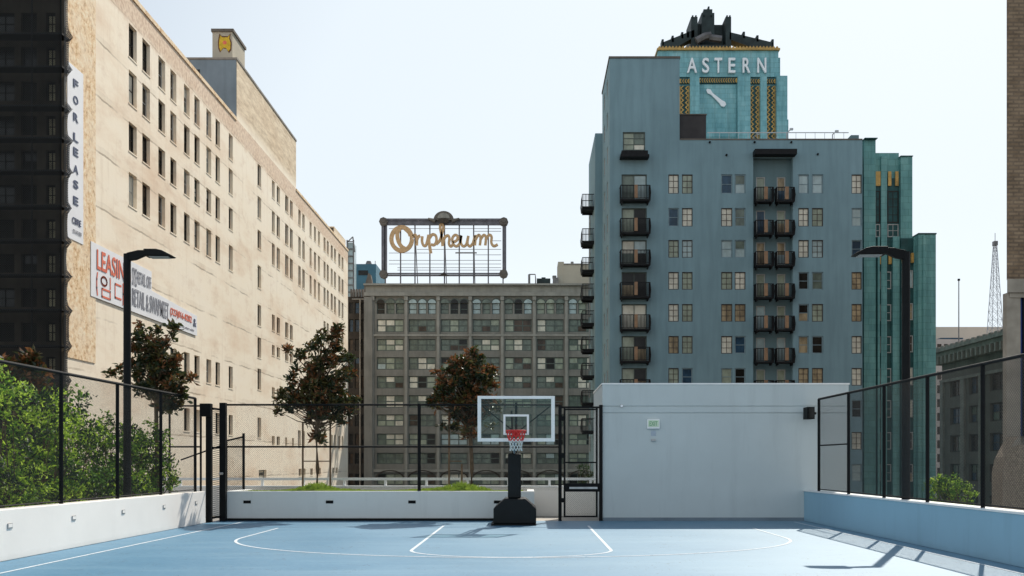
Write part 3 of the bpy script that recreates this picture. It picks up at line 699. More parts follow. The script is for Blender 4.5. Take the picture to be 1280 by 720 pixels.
w = MB(); q0, q1 = bx-0.305, bx+0.305; s0, s1 = WZ(543.5, bd), WZ(518, bd); k = 0.05
w.box(q0, q0+k, bd-0.006, bd-0.001, s0, s1); w.box(q1-k, q1, bd-0.006, bd-0.001, s0, s1); w.box(q0+k, q1-k, bd-0.006, bd-0.001, s1-k, s1); w.box(q0+k, q1-k, bd-0.006, bd-0.001, s0, s0+0.03)
w.build('target_square', 'whitepaint', bb)
w = MB(); w.bar((bx, bd+0.06, zb0-0.02), (bx, bd+0.06, zb1-0.15), 0.06)
w.bar((bx-bw+0.12, bd+0.055, zb1-0.25), (bx, bd+0.055, zb0+0.2), 0.028); w.bar((bx+bw-0.12, bd+0.055, zb1-0.25), (bx, bd+0.055, zb0+0.2), 0.028)
w.build('support_frame', 'black', bb)
rz_ = WZ(539, bd); rd = bd-0.16-0.229; 
w = MB(); w.tube([(bx+0.235*math.cos(a), rd+0.235*math.sin(a), rz_) for a in [2*math.pi*i/32 for i in range(32)]], 0.014, 8, closed=True)
w.box(bx-0.12, bx+0.12, bd-0.16, bd-0.022, rz_-0.03, rz_+0.012); w.box(bx-0.1, bx+0.1, bd-0.04, bd-0.021, rz_-0.13, rz_-0.03)
rim = w.build('rim', 'red', t)
w = MB()
def npt(a, f):
    r = 0.228*(1-f)+0.10*f if f < 0.75 else 0.132+0.03*(f-0.75)*4*0.4
    return (bx+r*math.cos(a), rd+r*math.sin(a), rz_-0.01-0.46*f)
n = 12
for i in range(n):
    for s in (1, -1):
        pts = [npt(2*math.pi*(i+s*0.5*jj)/n, jj/6) for jj in range(7)]
        w.tube(pts[:4], 0.011, 5, mi=1); w.tube(pts[3:], 0.009, 5, mi=0)
w.build('net', ['net', 'red'], rim)

# ------------------------------------------------------------------ vegetation
def leaf_quad(mb, p, d, up, l, w, mi):
    s = d.cross(up)
    if s.length < 1e-3: s = Vector((1,0,0))
    s.normalize(); a = p; b = p+d*l*0.5+s*w*0.5; c = p+d*l; e = p+d*l*0.5-s*w*0.5
    nn = s.cross(d)*w*0.25
    mb.quad(a, b+nn, c, e+nn, mi)
def rdir(rnd):
    while True:
        v = Vector((rnd.uniform(-1,1), rnd.uniform(-1,1), rnd.uniform(-1,1)))
        if 0.05 < v.length < 1: return v.normalized()
def clump_points(lobes, n, rnd, surf=0.35):
    pts = []
    tot = sum(l[3]*l[4]*l[5] for l in lobes)
    for l in lobes:
        k = max(3, int(n*l[3]*l[4]*l[5]/tot))
        for _ in range(k):
            d = rdir(rnd); r = rnd.random()**surf
            pts.append(Vector((l[0]+d.x*l[3]*r, l[1]+d.y*l[4]*r, l[2]+d.z*l[5]*r)))
    return pts
def magnolia(label, X, Y, zb, ztrunk, lobes, nclump, seed, stakes=(), nl=22, scale=1.0, trunkpath=None, mix=(0,0,0,1,2,2)):
    rnd = random.Random(seed)
    t = thing('magnolia_tree', label, 'tree', (X, Y, zb), 'magnolia trees around the court')
    pts = clump_points(lobes, nclump, rnd)
    tr = MB(); top = Vector((X, Y, ztrunk))
    spine = trunkpath or [Vector((X,Y,zb)), Vector((X+0.02,Y,zb+(ztrunk-zb)*0.4)), Vector((X-0.02,Y,ztrunk))]
    cz = max(p.z for p in pts); spine = [Vector(s) for s in spine]
    cxm = sum(p.x for p in pts)/len(pts)
    spine += [Vector((X*0.4+cxm*0.6, Y, ztrunk+(cz-ztrunk)*0.45)), Vector((cxm, Y, ztrunk+(cz-ztrunk)*0.85))]
    rs = [0.065, 0.055, 0.05, 0.035, 0.010]
    tr.tube(spine, rs[:len(spine)], 8)
    tb = MB()
    for p in pts:
        # branch leaves the spine below the clump
        f = max(0.0, min(1.0, (p.z-0.35-ztrunk)/max(0.1, cz-ztrunk)))
        zz = ztrunk+(cz-ztrunk)*f*0.8
        s = Vector((spine[-1].x*f+X*(1-f), Y, zz))
        m = s.lerp(p, 0.5)+Vector((0,0,-0.08))
        tb.tube([s, m, p], [0.020, 0.013, 0.005], 5)
    tr = merge(tr, tb); tr.build('trunk', 'bark', t)
    lf = MB()
    for p in pts:
        mm = rnd.choice(mix); k = int(nl*rnd.uniform(0.6, 1.4))
        for _ in range(k):
            d = rdir(rnd); d.z = d.z*0.7+0.15; d.normalize()
            q = p+rdir(rnd)*rnd.uniform(0, 0.13)*scale
            mi = mm if rnd.random() < 0.6 else rnd.choice([0,0,1,2])
            leaf_quad(lf, q, d, rdir(rnd), rnd.uniform(0.12, 0.21)*scale, rnd.uniform(0.06, 0.095)*scale, mi)
    lf.build('crown', ['leafm1', 'leafm2', 'leafm3'], t)
    for sx_, zt_ in stakes:
        w = MB(); w.tube([(sx_, Y+0.1, zb), (sx_, Y+0.1, zt_)], 0.028, 7); w.build('stake', 'stake', t)
    if len(stakes) > 1:
        zz = min(s[1] for s in stakes)-0.25 if len(stakes) > 1 else 0
        w = MB(); w.bar((stakes[0][0], Y+0.13, WZ(576.5, Y)), (stakes[-1][0], Y+0.13, WZ(576.5, Y)), 0.03); w.build('crossbar', 'stake', t)
    return t
def lob(px, py, rpx, rpz, D, ry=None):
    s = F/D; return (WX(px, D), D, WZ(py, D), rpx/s, (ry if ry else (rpx+rpz)/2/s*0.9), rpz/s)
PD = 28.1
magnolia('dark magnolia tree with two stakes, in front of the sunlit tan building', WX(396, PD), PD, 0.76, WZ(540, PD),
    [lob(385,465,26,24,PD), lob(408,430,22,22,PD), lob(420,465,24,30,PD), lob(398,498,44,24,PD), lob(362,500,20,16,PD), lob(372,440,16,12,PD), lob(431,515,17,16,PD), lob(400,524,24,12,PD), lob(424,410,5,8,PD), lob(397,545,8,12,PD), lob(358,510,18,10,PD), lob(437,505,14,18,PD)], 205, 3,
    [(WX(377.5,PD), WZ(527,PD)), (WX(412,PD), WZ(527,PD))], nl=26)
magnolia('rusty brown magnolia tree just left of the basketball backboard', WX(589, PD), PD, 0.76, WZ(545, PD),
    [lob(577,470,34,28,PD), lob(592,458,26,19,PD), lob(563,500,30,26,PD), lob(600,500,26,26,PD), lob(543,498,13,11,PD), lob(583,530,32,15,PD), lob(613,470,10,16,PD), lob(582,444,14,9,PD)], 190, 5,
    [(WX(561,PD), WZ(520,PD)), (WX(577,PD), WZ(580,PD))], nl=26, mix=(0,0,1,1,2,1))
TD = 24.6
magnolia('dark magnolia tree rising behind the hedge beside the left light pole', WX(196, TD), TD, 0, WZ(500, TD),
    [lob(182,425,22,20,TD), lob(212,415,10,16,TD), lob(205,440,20,18,TD), lob(190,460,32,20,TD), lob(222,478,22,14,TD), lob(150,468,14,9,TD), lob(196,485,30,14,TD), lob(214,505,26,12,TD)], 125, 8, nl=26)
D3 = 20.0
magnolia('rust leaved magnolia tops peeping above the hedge at the far left', WX(20, D3), D3, 0, WZ(520, D3),
    [lob(38,446,14,10,D3), lob(12,456,16,8,D3), lob(28,470,30,14,D3), lob(45,470,14,14,D3)], 70, 9, nl=26, mix=(1,1,2,0))

def bush(label, X, Y, zb, lobes, n, seed, mats, nl=26, lsize=0.07, name='shrub', group=None, spread=0.14, pal=None):
    rnd = random.Random(seed)
    t = thing(name, label, 'shrub', (X, Y, zb), group)
    pts = clump_points(lobes, n, rnd, 0.3)
    tr = MB()
    for p in pts[::3]:
        s = Vector((X+rnd.uniform(-0.25,0.25), Y+rnd.uniform(-0.25,0.25), zb)); tr.tube([s, s.lerp(p, 0.5)+Vector((0,0,0.1)), p], [0.018,0.012,0.004], 4)
    tr.build('stems', 'bark', t)
    lf = MB()
    for p in pts:
        mm = rnd.choice(pal or [0,0,1,1,2])
        for _ in range(int(nl*rnd.uniform(0.6, 1.4))):
            d = rdir(rnd); q = p+rdir(rnd)*rnd.uniform(0, spread)
            mi = mm if rnd.random() < 0.6 else rnd.choice([0,1,2])
            leaf_quad(lf, q, d, rdir(rnd), rnd.uniform(0.5,1.6)*lsize, rnd.uniform(0.35,0.6)*lsize, mi)
    lf.build('foliage', mats, t); return t
G3 = ['leafg1','leafg2','leafg3']
hb = [(12.2, 3.75, 'tallest bright green shrub at the near left end of the hedge'),
      (14.2, 3.55, 'bright green shrub behind the fence, second from the near left end'),
      (16.2, 3.40, 'bright green shrub whose top touches the fence rail at the left edge of the photo'),
      (18.0, 3.40, 'leafy shrub below the rust leaved magnolia tops'),
      (19.6, 3.20, 'feathery mid green shrub under the long For Lease banner'),
      (21.2, 3.10, 'dense shrub just before the foot of the left light pole'),
      (22.9, 2.85, 'darker shrub just past the foot of the left light pole'),
      (24.6, 2.60, 'small dark shrub at the far end of the hedge by the corner gate')]
for i, (y, zt_, lab) in enumerate(hb):
    X = -9.55+0.1*math.sin(i*2.1)
    lobes = [(X, y, 1.2, 0.72, 1.0, 0.9), (X+0.1, y-0.3, zt_-0.65, 0.62, 0.62, 0.62), (X-0.2, y+0.45, zt_-0.85, 0.6, 0.6, 0.55), (X+0.25, y+0.2, 0.95, 0.5, 0.8, 0.5)]
    bush(lab, X, y, 0, lobes, 165, 20+i, G3, nl=34, lsize=0.09, group='hedge shrubs behind the left fence', spread=0.2,
         pal=[0,0,1,2,2] if i < 5 else [0,1,1,2,2])
D4 = 25.5
bush('round green shrub behind the right fence below the grey cornice building', WX(1190, D4), D4, 0,
     [lob(1186,610,20,20,D4), lob(1205,618,14,16,D4), lob(1172,612,13,20,D4), lob(1190,636,30,16,D4)], 170, 44, ['leafg1','leafg2','leafg3'], nl=32, lsize=0.06, spread=0.11, pal=[0,1,1,2])
bush('dark shrub seen through the central mesh gate', WX(730,33), 33, 0.0, [lob(731,588,9,7,33), lob(734,600,12,12,33)], 40, 45, ['leafg3','leafg3','leafm1'], nl=24, lsize=0.07, spread=0.1)
# planter grass
def grass_tuft(cx, cy, rx, h, n, seed, lab):
    rnd = random.Random(seed); mb = MB()
    for _ in range(n):
        a = rnd.uniform(0, 6.28); r = math.sqrt(rnd.random())
        x = cx+rx*r*math.cos(a); y = cy+min(0.65, rx)*r*math.sin(a); hh = h*(1-r*0.75)*rnd.uniform(0.5,1.1)
        l = rnd.uniform(-0.1,0.1); k = 0.012; m2 = rnd.uniform(-0.08,0.08)
        mb.quad((x-k,y,0.76),(x+k,y,0.76),(x+l+k*0.4,y+m2,0.76+hh),(x+l-k*0.4,y+m2,0.76+hh))
    mb.build('grass', 'grass', loc=(cx,cy,0.76), kind='stuff', label=lab, cat='grass')
grass_tuft(WX(396,PD), PD, 0.62, 0.30, 1500, 1, 'bright green grass tuft around the foot of the left planter tree')
grass_tuft(WX(577,PD), PD, 0.80, 0.30, 1700, 2, 'bright green grass tuft around the foot of the tree by the backboard')
rnd = random.Random(5); mb = MB()
for _ in range(6500):
    x = rnd.uniform(-7.9, -0.15); y = rnd.uniform(27.3, 28.9); h = rnd.uniform(0.02, 0.08)*(0.35+0.9*abs(math.sin(x*0.9+0.6))**2)
    mb.quad((x-0.01,y,0.76),(x+0.01,y,0.76),(x+rnd.uniform(-.03,.03),y,0.76+h),(x+rnd.uniform(-.03,.03)-0.01,y,0.76+h))
mb.build('ground_cover', 'grass', loc=(-4,28,0.76), kind='stuff', label='short yellow green ground cover along the planter', cat='ground cover')

# ------------------------------------------------------------------ TAN BUILDING
TX = -30.0
def DT(px): return -TX*F/(CX-px)
t = thing('tan_building', 'huge sunlit tan plaster building with rows of small dark windows', 'building', (-42, 110, STREET))
y0, y1 = 63.9, 166.6; zb = STREET
z = lambda px, py: WZ(py, DT(px))
cols1 = [(161,171),(178,187.5),(198,206.5),(213,220.5),(230,237),(243,249.5),(258,264),(269.5,275),(286,291)]
rows1 = [(32.1, 34.6), (28.6, 31.1), (25.0, 27.2), (20.9, 23.4), (9.0, 11.2), (4.3, 6.3)]
wins = []
for ci, (a, b) in enumerate(cols1):
    for ri, (za, zb_) in enumerate(rows1):
        if ri == 4 and ci < 3: continue
        if ri == 5 and ci < 4: continue
        wins.append((DT(a), DT(b), za, zb_))
# single stair column
for (pa, pb) in ((206,233),(246,273),(288,311),(332,360),(381,407),(422,447),(461,487),(522,547)):
    wins.append((DT(322), DT(326.5), z(324, pb), z(324, pa)))
def zz(px, py): return WZ(py, DT(px))
pairs = [(340,343.5),(346,350),(356.5,360.5),(362.5,366),(373,376),(378,381)]
tri = [(387,389.5),(392.5,395),(397.5,400),(404.5,407),(408.5,411),(413.5,416),(417.5,420),(423,425.5),(427,429.3)]
zr = [(28.2, 31.0), (24.3, 27.4), (20.3, 23.6)]
# top rows measured on column 340: y 225-247 ; 263-288 ; 303-318
zrows = [(zz(341,247), zz(341,225.5)), (zz(341,290), zz(341,263.5)), (zz(341,331), zz(341,304))]
for ri, (za, zb_) in enumerate(zrows):
    for (a, b) in pairs+tri: wins.append((DT(a), DT(b), za, zb_))
zrow4 = (zz(388,368), zz(388,346)); 
for (a, b) in tri[:0]: wins.append((DT(a), DT(b), *zrow4))
for (pa, pb) in ((393,413),(431,444),(484,496)):
    for (a, b) in pairs[:4]: wins.append((DT(a), DT(b), zz(341,pb), zz(341,pa)))
for (a, b) in tri[3:]:
    wins.append((DT(a), DT(b), zz(408,429), zz(408,403)))
for (a, b) in pairs[:2]+[(356.5,359),(365,367.5)]: wins.append((DT(a), DT(b), zz(341,556), zz(341,545)))
for (a, b) in [(372.5,376),(378,381),(404.5,407),(413.5,416),(417.5,420),(423,425.5),(427,429)]: wins.append((DT(a), DT(b), zz(404,560), zz(404,542)))
for (a, b) in [(323.5,333),(373.5,377),(379,382),(388,391),(398,401),(415.5,418),(419.5,422)]: wins.append((DT(a), DT(b), zz(341,597), zz(341,587)))
wins = [(a-y0, b-y0, c-zb, d-zb) for a, b, c, d in wins]
W = MB(); TOP = 36.6
W.facade((TX, y0, zb), (0,1,0), (1,0,0), y1-y0, TOP-zb, wins, 0.45)
W.box(TX-28, TX-0.45, y0, y1, zb, TOP)
W.build('wall', 'tan', t)
W = MB(); W.box(TX+0.003, TX+0.06, 64.0, DT(118.5), zz(100, 450), TOP-0.3); W.build('bare_brick_strip', 'barebrick', t)
W = MB(); W.box(TX-0.9, TX+0.10, y0, DT(295), TOP, TOP+0.35); W.build('parapet', 'barebrick', t); W = MB(); W.box(TX-0.9, TX+0.10, DT(370)+0.01, y1, TOP, TOP+0.3); W.build('parapet', 'barebrick', t)
# taller block
ya, yb = DT(296), DT(370.3); T2 = 43.0
W = MB(); W.box(TX-0.02-20, TX-0.02, ya+0.05, yb, TOP, T2); W.build('upper_block', 'tan', t)
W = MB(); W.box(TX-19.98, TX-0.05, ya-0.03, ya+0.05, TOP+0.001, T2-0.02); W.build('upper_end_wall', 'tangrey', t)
W = MB(); W.box(TX-20.1, TX+0.05, ya-0.08, ya+0.3, T2, T2+0.22); W.box(TX-0.5, TX+0.05, ya+0.3, yb+0.05, T2, T2+0.25); W.build('upper_coping', 'sideLight', t)
W = MB(); wx = WX(244, ya); W.box(wx-0.5, wx+0.5, ya-0.06, ya-0.031, WZ(99,ya), WZ(87,ya)); W.build('window', 'pd', t)
# lift box
q0 = 104.9; qx0, qx1 = WX(265.5,q0), WX(290.5,q0); qz0, qz1 = T2+0.22, WZ(40,q0)
W = MB(); W.box(qx0, qx1, q0, 109.5, qz0, qz1); bxo = W.build('rooftop_box', 'pent', t)
W = MB(); W.box(qx0-0.1, qx1+0.15, q0-0.15, 109.6, qz1, qz1+0.3); W.build('roof_cap', 'sideGrey', bxo)
ex = (qx0+qx1)/2+0.25; ez = WZ(54.5, q0)
W = MB(); body = [(-0.45,-0.85),(-0.15,-0.45),(0.15,-0.5),(0.4,-0.9),(0.62,-0.6),(0.65,0.1),(0.5,0.55),(0.55,0.95),(0.3,0.7),(-0.3,0.7),(-0.5,0.95),(-0.6,0.5),(-0.65,0.0),(-0.6,-0.5)]
W.prism([(ex+a*1.12, ez+b*1.12) for a, b in body], q0-0.012, q0-0.004); W.build('mural', 'mural', bxo)
W = MB(); W.prism([(ex+a*0.93, ez+b*0.93) for a, b in body], q0-0.02, q0-0.013); W.build('mural', 'yellow', bxo)
W = MB(); W.prism([(ex+0.22*math.cos(a), ez+0.1+0.2*math.sin(a)) for a in [i*math.pi/5 for i in range(10)]], q0-0.03, q0-0.021); W.build('mural', 'bannerred', bxo)
W = MB(); W.box(TX-9, TX-0.3, DT(420), y1-0.5, TOP+0.3, zz(420, 283)); W.build('penthouse', 'tan', t)
W = MB(); W.box(TX-8.9, TX-0.4, DT(420)-0.06, DT(420)-0.0, TOP+0.35, zz(420, 284.5)); W.build('penthouse_end_wall', 'olddark', t)
palt = ['pd','pd','pd','po','pg','pd','pc']
_sc = {}
def sill_mesh(w_):
    k_ = round(w_, 2)
    if k_ not in _sc: _sc[k_] = MB().box(-w_/2-0.05, w_/2+0.05, -0.385, -0.342, -0.12, -0.02).mesh('sill', 'tan')
    return _sc[k_]
for (a, b, c, d) in wins:
    o = add_window(t, TX, y0+(a+b)/2, zb+c, b-a, d-c, math.pi/2, 1, 2, 0.09, 'frame_dark' if R.random()<0.75 else 'frame_white', 1, 3, palt, depth=0.34)
    sub('sill', sill_mesh(b-a), o)
# banners
def wall_text(txt, ya, yb, za, zb_, mat, parent, off=0.12, bold=0.0, name='lettering', space=1.0):
    m = text_mb(txt, yb-ya, zb_-za, 0.02, bold, space)
    place(m, (TX+off, ya, za), math.pi/2)
    return m.build(name, mat, parent)
by0, by1 = DT(82.5), DT(102.3); bz0, bz1 = zz(92, 301), zz(92, 84)
t = thing('for_lease_banner', 'tall narrow white FOR LEASE banner at the near end of the tan wall', 'banner', (TX, (by0+by1)/2, bz0))
W = MB(); W.box(TX+0.065, TX+0.10, by0, by1, bz0, bz1); W.build('cloth', 'banner', t)
ly0, ly1 = DT(89.5), DT(95.5)
for ch, py in (('F',105),('O',125),('R',147),('L',172),('E',190),('A',211.5),('S',230.5),('E',251)):
    h = zz(92,py-5)-zz(92,py+5); wall_text(ch, ly0, ly1, zz(92,py+5), zz(92,py+5)+h*1.02, 'bannerblue', t, bold=0.02)
wall_text('CBRE', DT(88), DT(99), zz(93,281), zz(93,273), 'bannerblue', t, bold=0.01)
wall_text('213 613 3333', DT(89), DT(99.5), zz(93,292.5), zz(93,288), 'bannergrey', t)
t = thing('leasing_banner', 'large white leasing banner with red and grey letters on the tan wall', 'banner', (TX, 79, 12.9))
a0, a1, a2 = DT(112), DT(188), DT(245)
W = MB(); pts = [(a0,12.95),(a2,12.95),(a2,14.75),(a1,14.75+0.45),(a1,16.7),(a0,16.7)]
n0 = len(W.v); W.v += [(TX+0.10, p[0], p[1]) for p in pts]+[(TX+0.062, p[0], p[1]) for p in pts]
W.f.append(tuple(range(6))); W.m.append(0)
for i in range(6): j = (i+1) % 6; W.f.append((i, i+6, j+6, j)); W.m.append(0)
W.build('cloth', 'banner', t)
wall_text('LEASING', DT(119), DT(161.5), 14.95, 16.35, 'bannerred', t, bold=0.012)
# (임대) drawn from strokes: ring and bars
def strokes(mb, segs, ya, za, sc, wd):
    for s in segs:
        for p, q in zip(s, s[1:]):
            A = Vector((TX+0.125, ya+p[0]*sc[0], za+p[1]*sc[1])); B = Vector((TX+0.125, ya+q[0]*sc[0], za+q[1]*sc[1]))
            d = (B-A).normalized()*wd*0.5; nrm = Vector((1,0,0)).cross(d).normalized()*wd/2
            A -= d; B += d
            mb.quad(A-nrm, B-nrm, B+nrm, A+nrm)
S = MB()
circ = lambda cx, cy, r1, r2: [(cx+r1*math.cos(a), cy+r2*math.sin(a)) for a in [i*math.pi/8 for i in range(17)]]
strokes(S, [[(0.12,1),(0.0,0.7),(0.0,0.3),(0.12,0)]], DT(119), 13.2, (0.9,1.5), 0.14)
strokes(S, [circ(0.28,0.74,0.22,0.2), [(0.75,1.0),(0.75,0.5)], [(0.12,0.36),(0.75,0.36),(0.75,0.0),(0.12,0.0),(0.12,0.36)]], DT(123.5), 13.2, (2.2,1.5), 0.14)
strokes(S, [[(0.5,0.85),(0.0,0.85),(0.0,0.2),(0.5,0.2)], [(0.68,1.0),(0.68,0.0)], [(0.68,0.5),(0.92,0.5)], [(0.92,1.0),(0.92,0.0)]], DT(142), 13.2, (2.1,1.5), 0.14)
strokes(S, [[(0,1),(0.12,0.7),(0.12,0.3),(0,0)]], DT(159.5), 13.2, (0.9,1.5), 0.14)
S.build('lettering', 'bannerred', t)
wall_text('STYLE', DT(163.5), DT(169), 14.95, 16.3, 'bannergrey', t)
wall_text('RETAIL OFF', DT(170), DT(187), 15.25, 16.2, 'bannergrey', t)
wall_text('RETAIL & SWAPMEET', DT(163.5), DT(209), 13.4, 14.75, 'bannergrey', t, bold=0.008)
wall_text('(323)816-8282', DT(211), DT(238), 13.75, 14.5, 'bannerred', t, bold=0.01)
wall_text('leasing office open daily', DT(214), DT(241), 13.2, 13.42, 'bannergrey', t)
wall_text('&', DT(240), DT(243.5), 13.7, 14.4, 'bannerblue', t)

# ------------------------------------------------------------------ DARK NETTED BUILDING (left edge)
ND = 63.2
t = thing('netted_building', 'very dark building under black scaffold netting at the left edge', 'building', (-35, ND, STREET))
nx1 = WX(76, ND)
floors = [(WZ(py, ND-1.3)) for py in (-22, 42, 83, 132, 172, 213, 257, 300, 343, 387, 432, 475, 518)]
ops = []; nx0 = -44.0
wlist = []
for i, py in enumerate(range(-70, 760, 43)):
    za, zb_ = WZ(py+24, ND), WZ(py, ND)
    for (pa, pb, kind) in ((-330,-300,0),(-280,-250,0),(-230,-200,0),(-180,-150,0),(-120,-90,0),(-70,-40,0),(-10,18,0),(26,46,0),(57,69,1)):
        ops.append((WX(pa,ND)-nx0, WX(pb,ND)-nx0, za-STREET, zb_-STREET)); wlist.append((pa,pb,za,zb_,kind))
W = MB(); HT = 37.5
ops = [o for o in ops if o[3] < HT-STREET-0.3 and o[0] > 0.1]; wlist = [x for x in wlist if x[3] < HT-0.3 and WX(x[0],ND) > nx0+0.1]
W.facade((nx0, ND, STREET), (1,0,0), (0,-1,0), nx1-nx0, HT-STREET, ops, 0.4); W.box(nx0, nx1, ND+0.4, ND+0.69, STREET, HT)
W.build('wall', 'netwall', t)
for (pa, pb, za, zb_, kind) in wlist:
    if pb < -60: pal = ['pd']
    pal = ['netpale'] if kind else ['netdark','netdark','pd']
    add_window(t, (WX(pa,ND)+WX(pb,ND))/2, ND, za, WX(pb,ND)-WX(pa,ND), zb_-za, 0, 2, 2, 0.08, 'netdark', 1, 2, pal, depth=0.3)
# scaffold standards / ledgers
W = MB(); SY = ND-1.3
for px in (-150,-100,-50, -5, 40, 76): W.tube([(WX(px,SY),SY,STREET),(WX(px,SY),SY,HT+1)], 0.05, 6)
for zf in floors: W.box(nx0, WX(78,SY), SY-0.06, SY+0.9, zf-0.06, zf+0.04)
W.build('scaffold', 'black', t)
W = MB(); W.quad((nx0,SY-0.12,STREET+6), (WX(75.5,SY),SY-0.12,STREET+6), (WX(75.5,SY),SY-0.12,HT+0.8), (nx0,SY-0.12,HT+0.8)); W.build('netting', 'scaff', t)
# bulging side netting, tied at each floor
W = MB(); fl = sorted(floors); rr_ = random.Random(4)
for i in range(len(fl)-1):
    za, zb_ = fl[i], fl[i+1]; mid = (za+zb_)/2; b = rr_.uniform(0.05, 0.35)
    xe = WX(76.5,SY); xo = WX(87,SY)+rr_.uniform(-0.06,0.06); seg = 6
    for k in range(seg):
        f0, f1 = k/seg, (k+1)/seg
        o0 = xo+ (0.16 if k == 0 else 0) - b*math.sin(math.pi*f0)**0.6*0.7; o1 = xo+(0.16 if k == seg-1 else 0)-b*math.sin(math.pi*f1)**0.6*0.7
        zA = za+(zb_-za)*f0; zB = za+(zb_-za)*f1
        W.quad((xe+0.05,SY+0.3,zA),(o0-0.25,SY+0.6,zA),(o1-0.25,SY+0.6,zB),(xe+0.05,SY+0.3,zB))
        W.quad((o0-0.25,SY+0.6,zA),(o0-1.0,SY+1.25,zA),(o1-1.0,SY+1.25,zB),(o1-0.25,SY+0.6,zB))
W.build('side_netting', 'scaffside' if 'scaffside' in M else m_netting('side_debris_netting', 0.42, (0.05,0.048,0.045), 0.11, 'X'), t)

# ------------------------------------------------------------------ GREY OLD BUILDING
GD = 190.0
t = thing('old_office_building', 'long grey brown office block with arched top windows under the rooftop sign', 'building', (0, GD, STREET))
gx0, gx1 = WX(457, GD), WX(790, GD); gtop = WZ(357.5, GD)
bays = [471+40.0*k for k in range(8)]
rowsY = [(399,415),(423.5,438.5),(446.5,462),(470,485.5),(494,509.5),(518,533),(542,556.5),(566,580),(592,606)]
ops = []; gl = []
for b in bays:
    for i in range(3):
        a = b+12*i; u0, u1 = WX(a,GD), WX(a+10,GD); za, zb_ = WZ(392.5,GD), WZ(379,GD)
        ops.append((u0-gx0, u1-gx0, za-STREET, zb_-STREET)); gl.append(('arch', u0, u1, za, zb_))
    for r in rowsY:
        u0, u1 = WX(b,GD), WX(b+33.5,GD); za, zb_ = WZ(r[1],GD), WZ(r[0],GD)
        ops.append((u0-gx0, u1-gx0, za-STREET, zb_-STREET)); gl.append(('tri', u0, u1, za, zb_))
W = MB(); W.facade((gx0,GD,STREET), (1,0,0), (0,-1,0), gx1-gx0, gtop-STREET, ops, 0.5); W.box(gx0, gx1, GD+0.5, GD+25, STREET, gtop)
W.build('wall', 'oldgrey', t)
# pilasters, cornices, spandrel trim
W = MB()
for b in [465.5-1.5]+[b+36.7-1.6 for b in bays]: W.box(WX(b,GD), WX(b+3.4,GD), GD-0.35, GD-0.003, STREET, WZ(375,GD))
W.build('pilasters', 'oldgreylight', t)
W = MB(); W.box(gx0-0.2, gx1, GD-0.7, GD-0.003, WZ(370.5,GD), WZ(366,GD)); W.box(gx0-0.3, gx1, GD-0.9, GD+0.2, gtop, gtop+0.35)
W.box(gx0, gx1, GD-0.42, GD-0.36, WZ(420.5,GD), WZ(418,GD)); W.box(gx0, gx1, GD-0.42, GD-0.36, WZ(590,GD), WZ(586.5,GD))
for b in [b+36.7 for b in bays]+[466]: W.box(WX(b-2,GD), WX(b+2.4,GD), GD-0.6, GD-0.1, WZ(376,GD), WZ(371,GD))
W.build('cornice', 'oldgreylight', t)
W = MB(); W.box(gx0+0.1, gx1, GD-0.12, GD-0.004, WZ(365.5,GD), gtop-0.02); W.build('parapet_band', 'oldgreylight', t)
def arch_frame(w, h):
    mb = MB(); r = w/2; pts = []
    for k in range(13):
        a = math.pi*k/12; pts.append((-r*math.cos(a), h+ r*0.95*math.sin(a)))
    # surround plate ring standing proud
    for k in range(12):
        a, b = pts[k], pts[k+1]; c = (b[0]*1.25, h+(b[1]-h)*1.25+0.0); d = (a[0]*1.25, h+(a[1]-h)*1.25)
        mb.quad((a[0],-0.62,a[1]), (d[0],-0.62,d[1]), (c[0],-0.62,c[1]), (b[0],-0.62,b[1]))
    mb.box(-r, -r+0.12, -0.1, 0.0, 0, h); mb.box(r-0.12, r, -0.1, 0, 0, h); mb.box(-r+0.12, r-0.12, -0.1, 0, 0, 0.12); mb.box(-r+0.12, r-0.12, -0.1, 0, h*0.42, h*0.42+0.13)
    return mb
aw, ah = 10*GD/F, 13.5*GD/F
AF = arch_frame(aw, ah).mesh('window', 'frame_green')
# arched heads: dark half discs in front of the wall
hd = MB(); r = aw/2
hd.poly([(-r*math.cos(math.pi*k/12), -0.502-0.1, ah+r*0.95*math.sin(math.pi*k/12)) for k in range(12,-1,-1)])
pal = ['pg','pg','pg','ps','pg','pd','py','py','po','pc']
heads = {m: hd.mesh('arched_pane', m) for m in ('pg','ps','py','pd','pc')}
for k, (kind, u0, u1, za, zb_) in enumerate(gl):
    if kind == 'arch':
        o = inst('window', AF, t, ((u0+u1)/2, GD+0.4, za), 0); pm = R.choice(['pg','pg','ps','py','pd','pc'])
        sub('pane', win_pane(aw-0.01, ah, 1, 2, None, lambda i, j: pm), o)
        h = sub('arched_pane', heads[pm], o)
    else:
        w_, h_ = u1-u0, zb_-za
        o = inst('window', win_frame(w_-0.01, h_-0.01, 3, 2, 0.16, 'frame_green', 0.2), t, ((u0+u1)/2, GD+0.36, za+0.005), 0)
        sub('pane', pane_var(w_-0.03, h_-0.03, 3, 2, pal, 24), o)
# ground arches
W = MB()
for b in bays:
    cxp = WX(b+16.7, GD); rr2 = WX(b+33.5,GD)-cxp
    for k in range(16):
        a0_, a1_ = math.pi*k/16, math.pi*(k+1)/16; zc = WZ(600,GD)
        p = lambda a, f: (cxp-rr2*f*math.cos(a), GD-0.44, zc+1.7*f*math.sin(a))
        W.quad(p(a0_,1), p(a0_,1.13), p(a1_,1.13), p(a1_,1))
W.build('arch_mouldings', 'olddark', t)
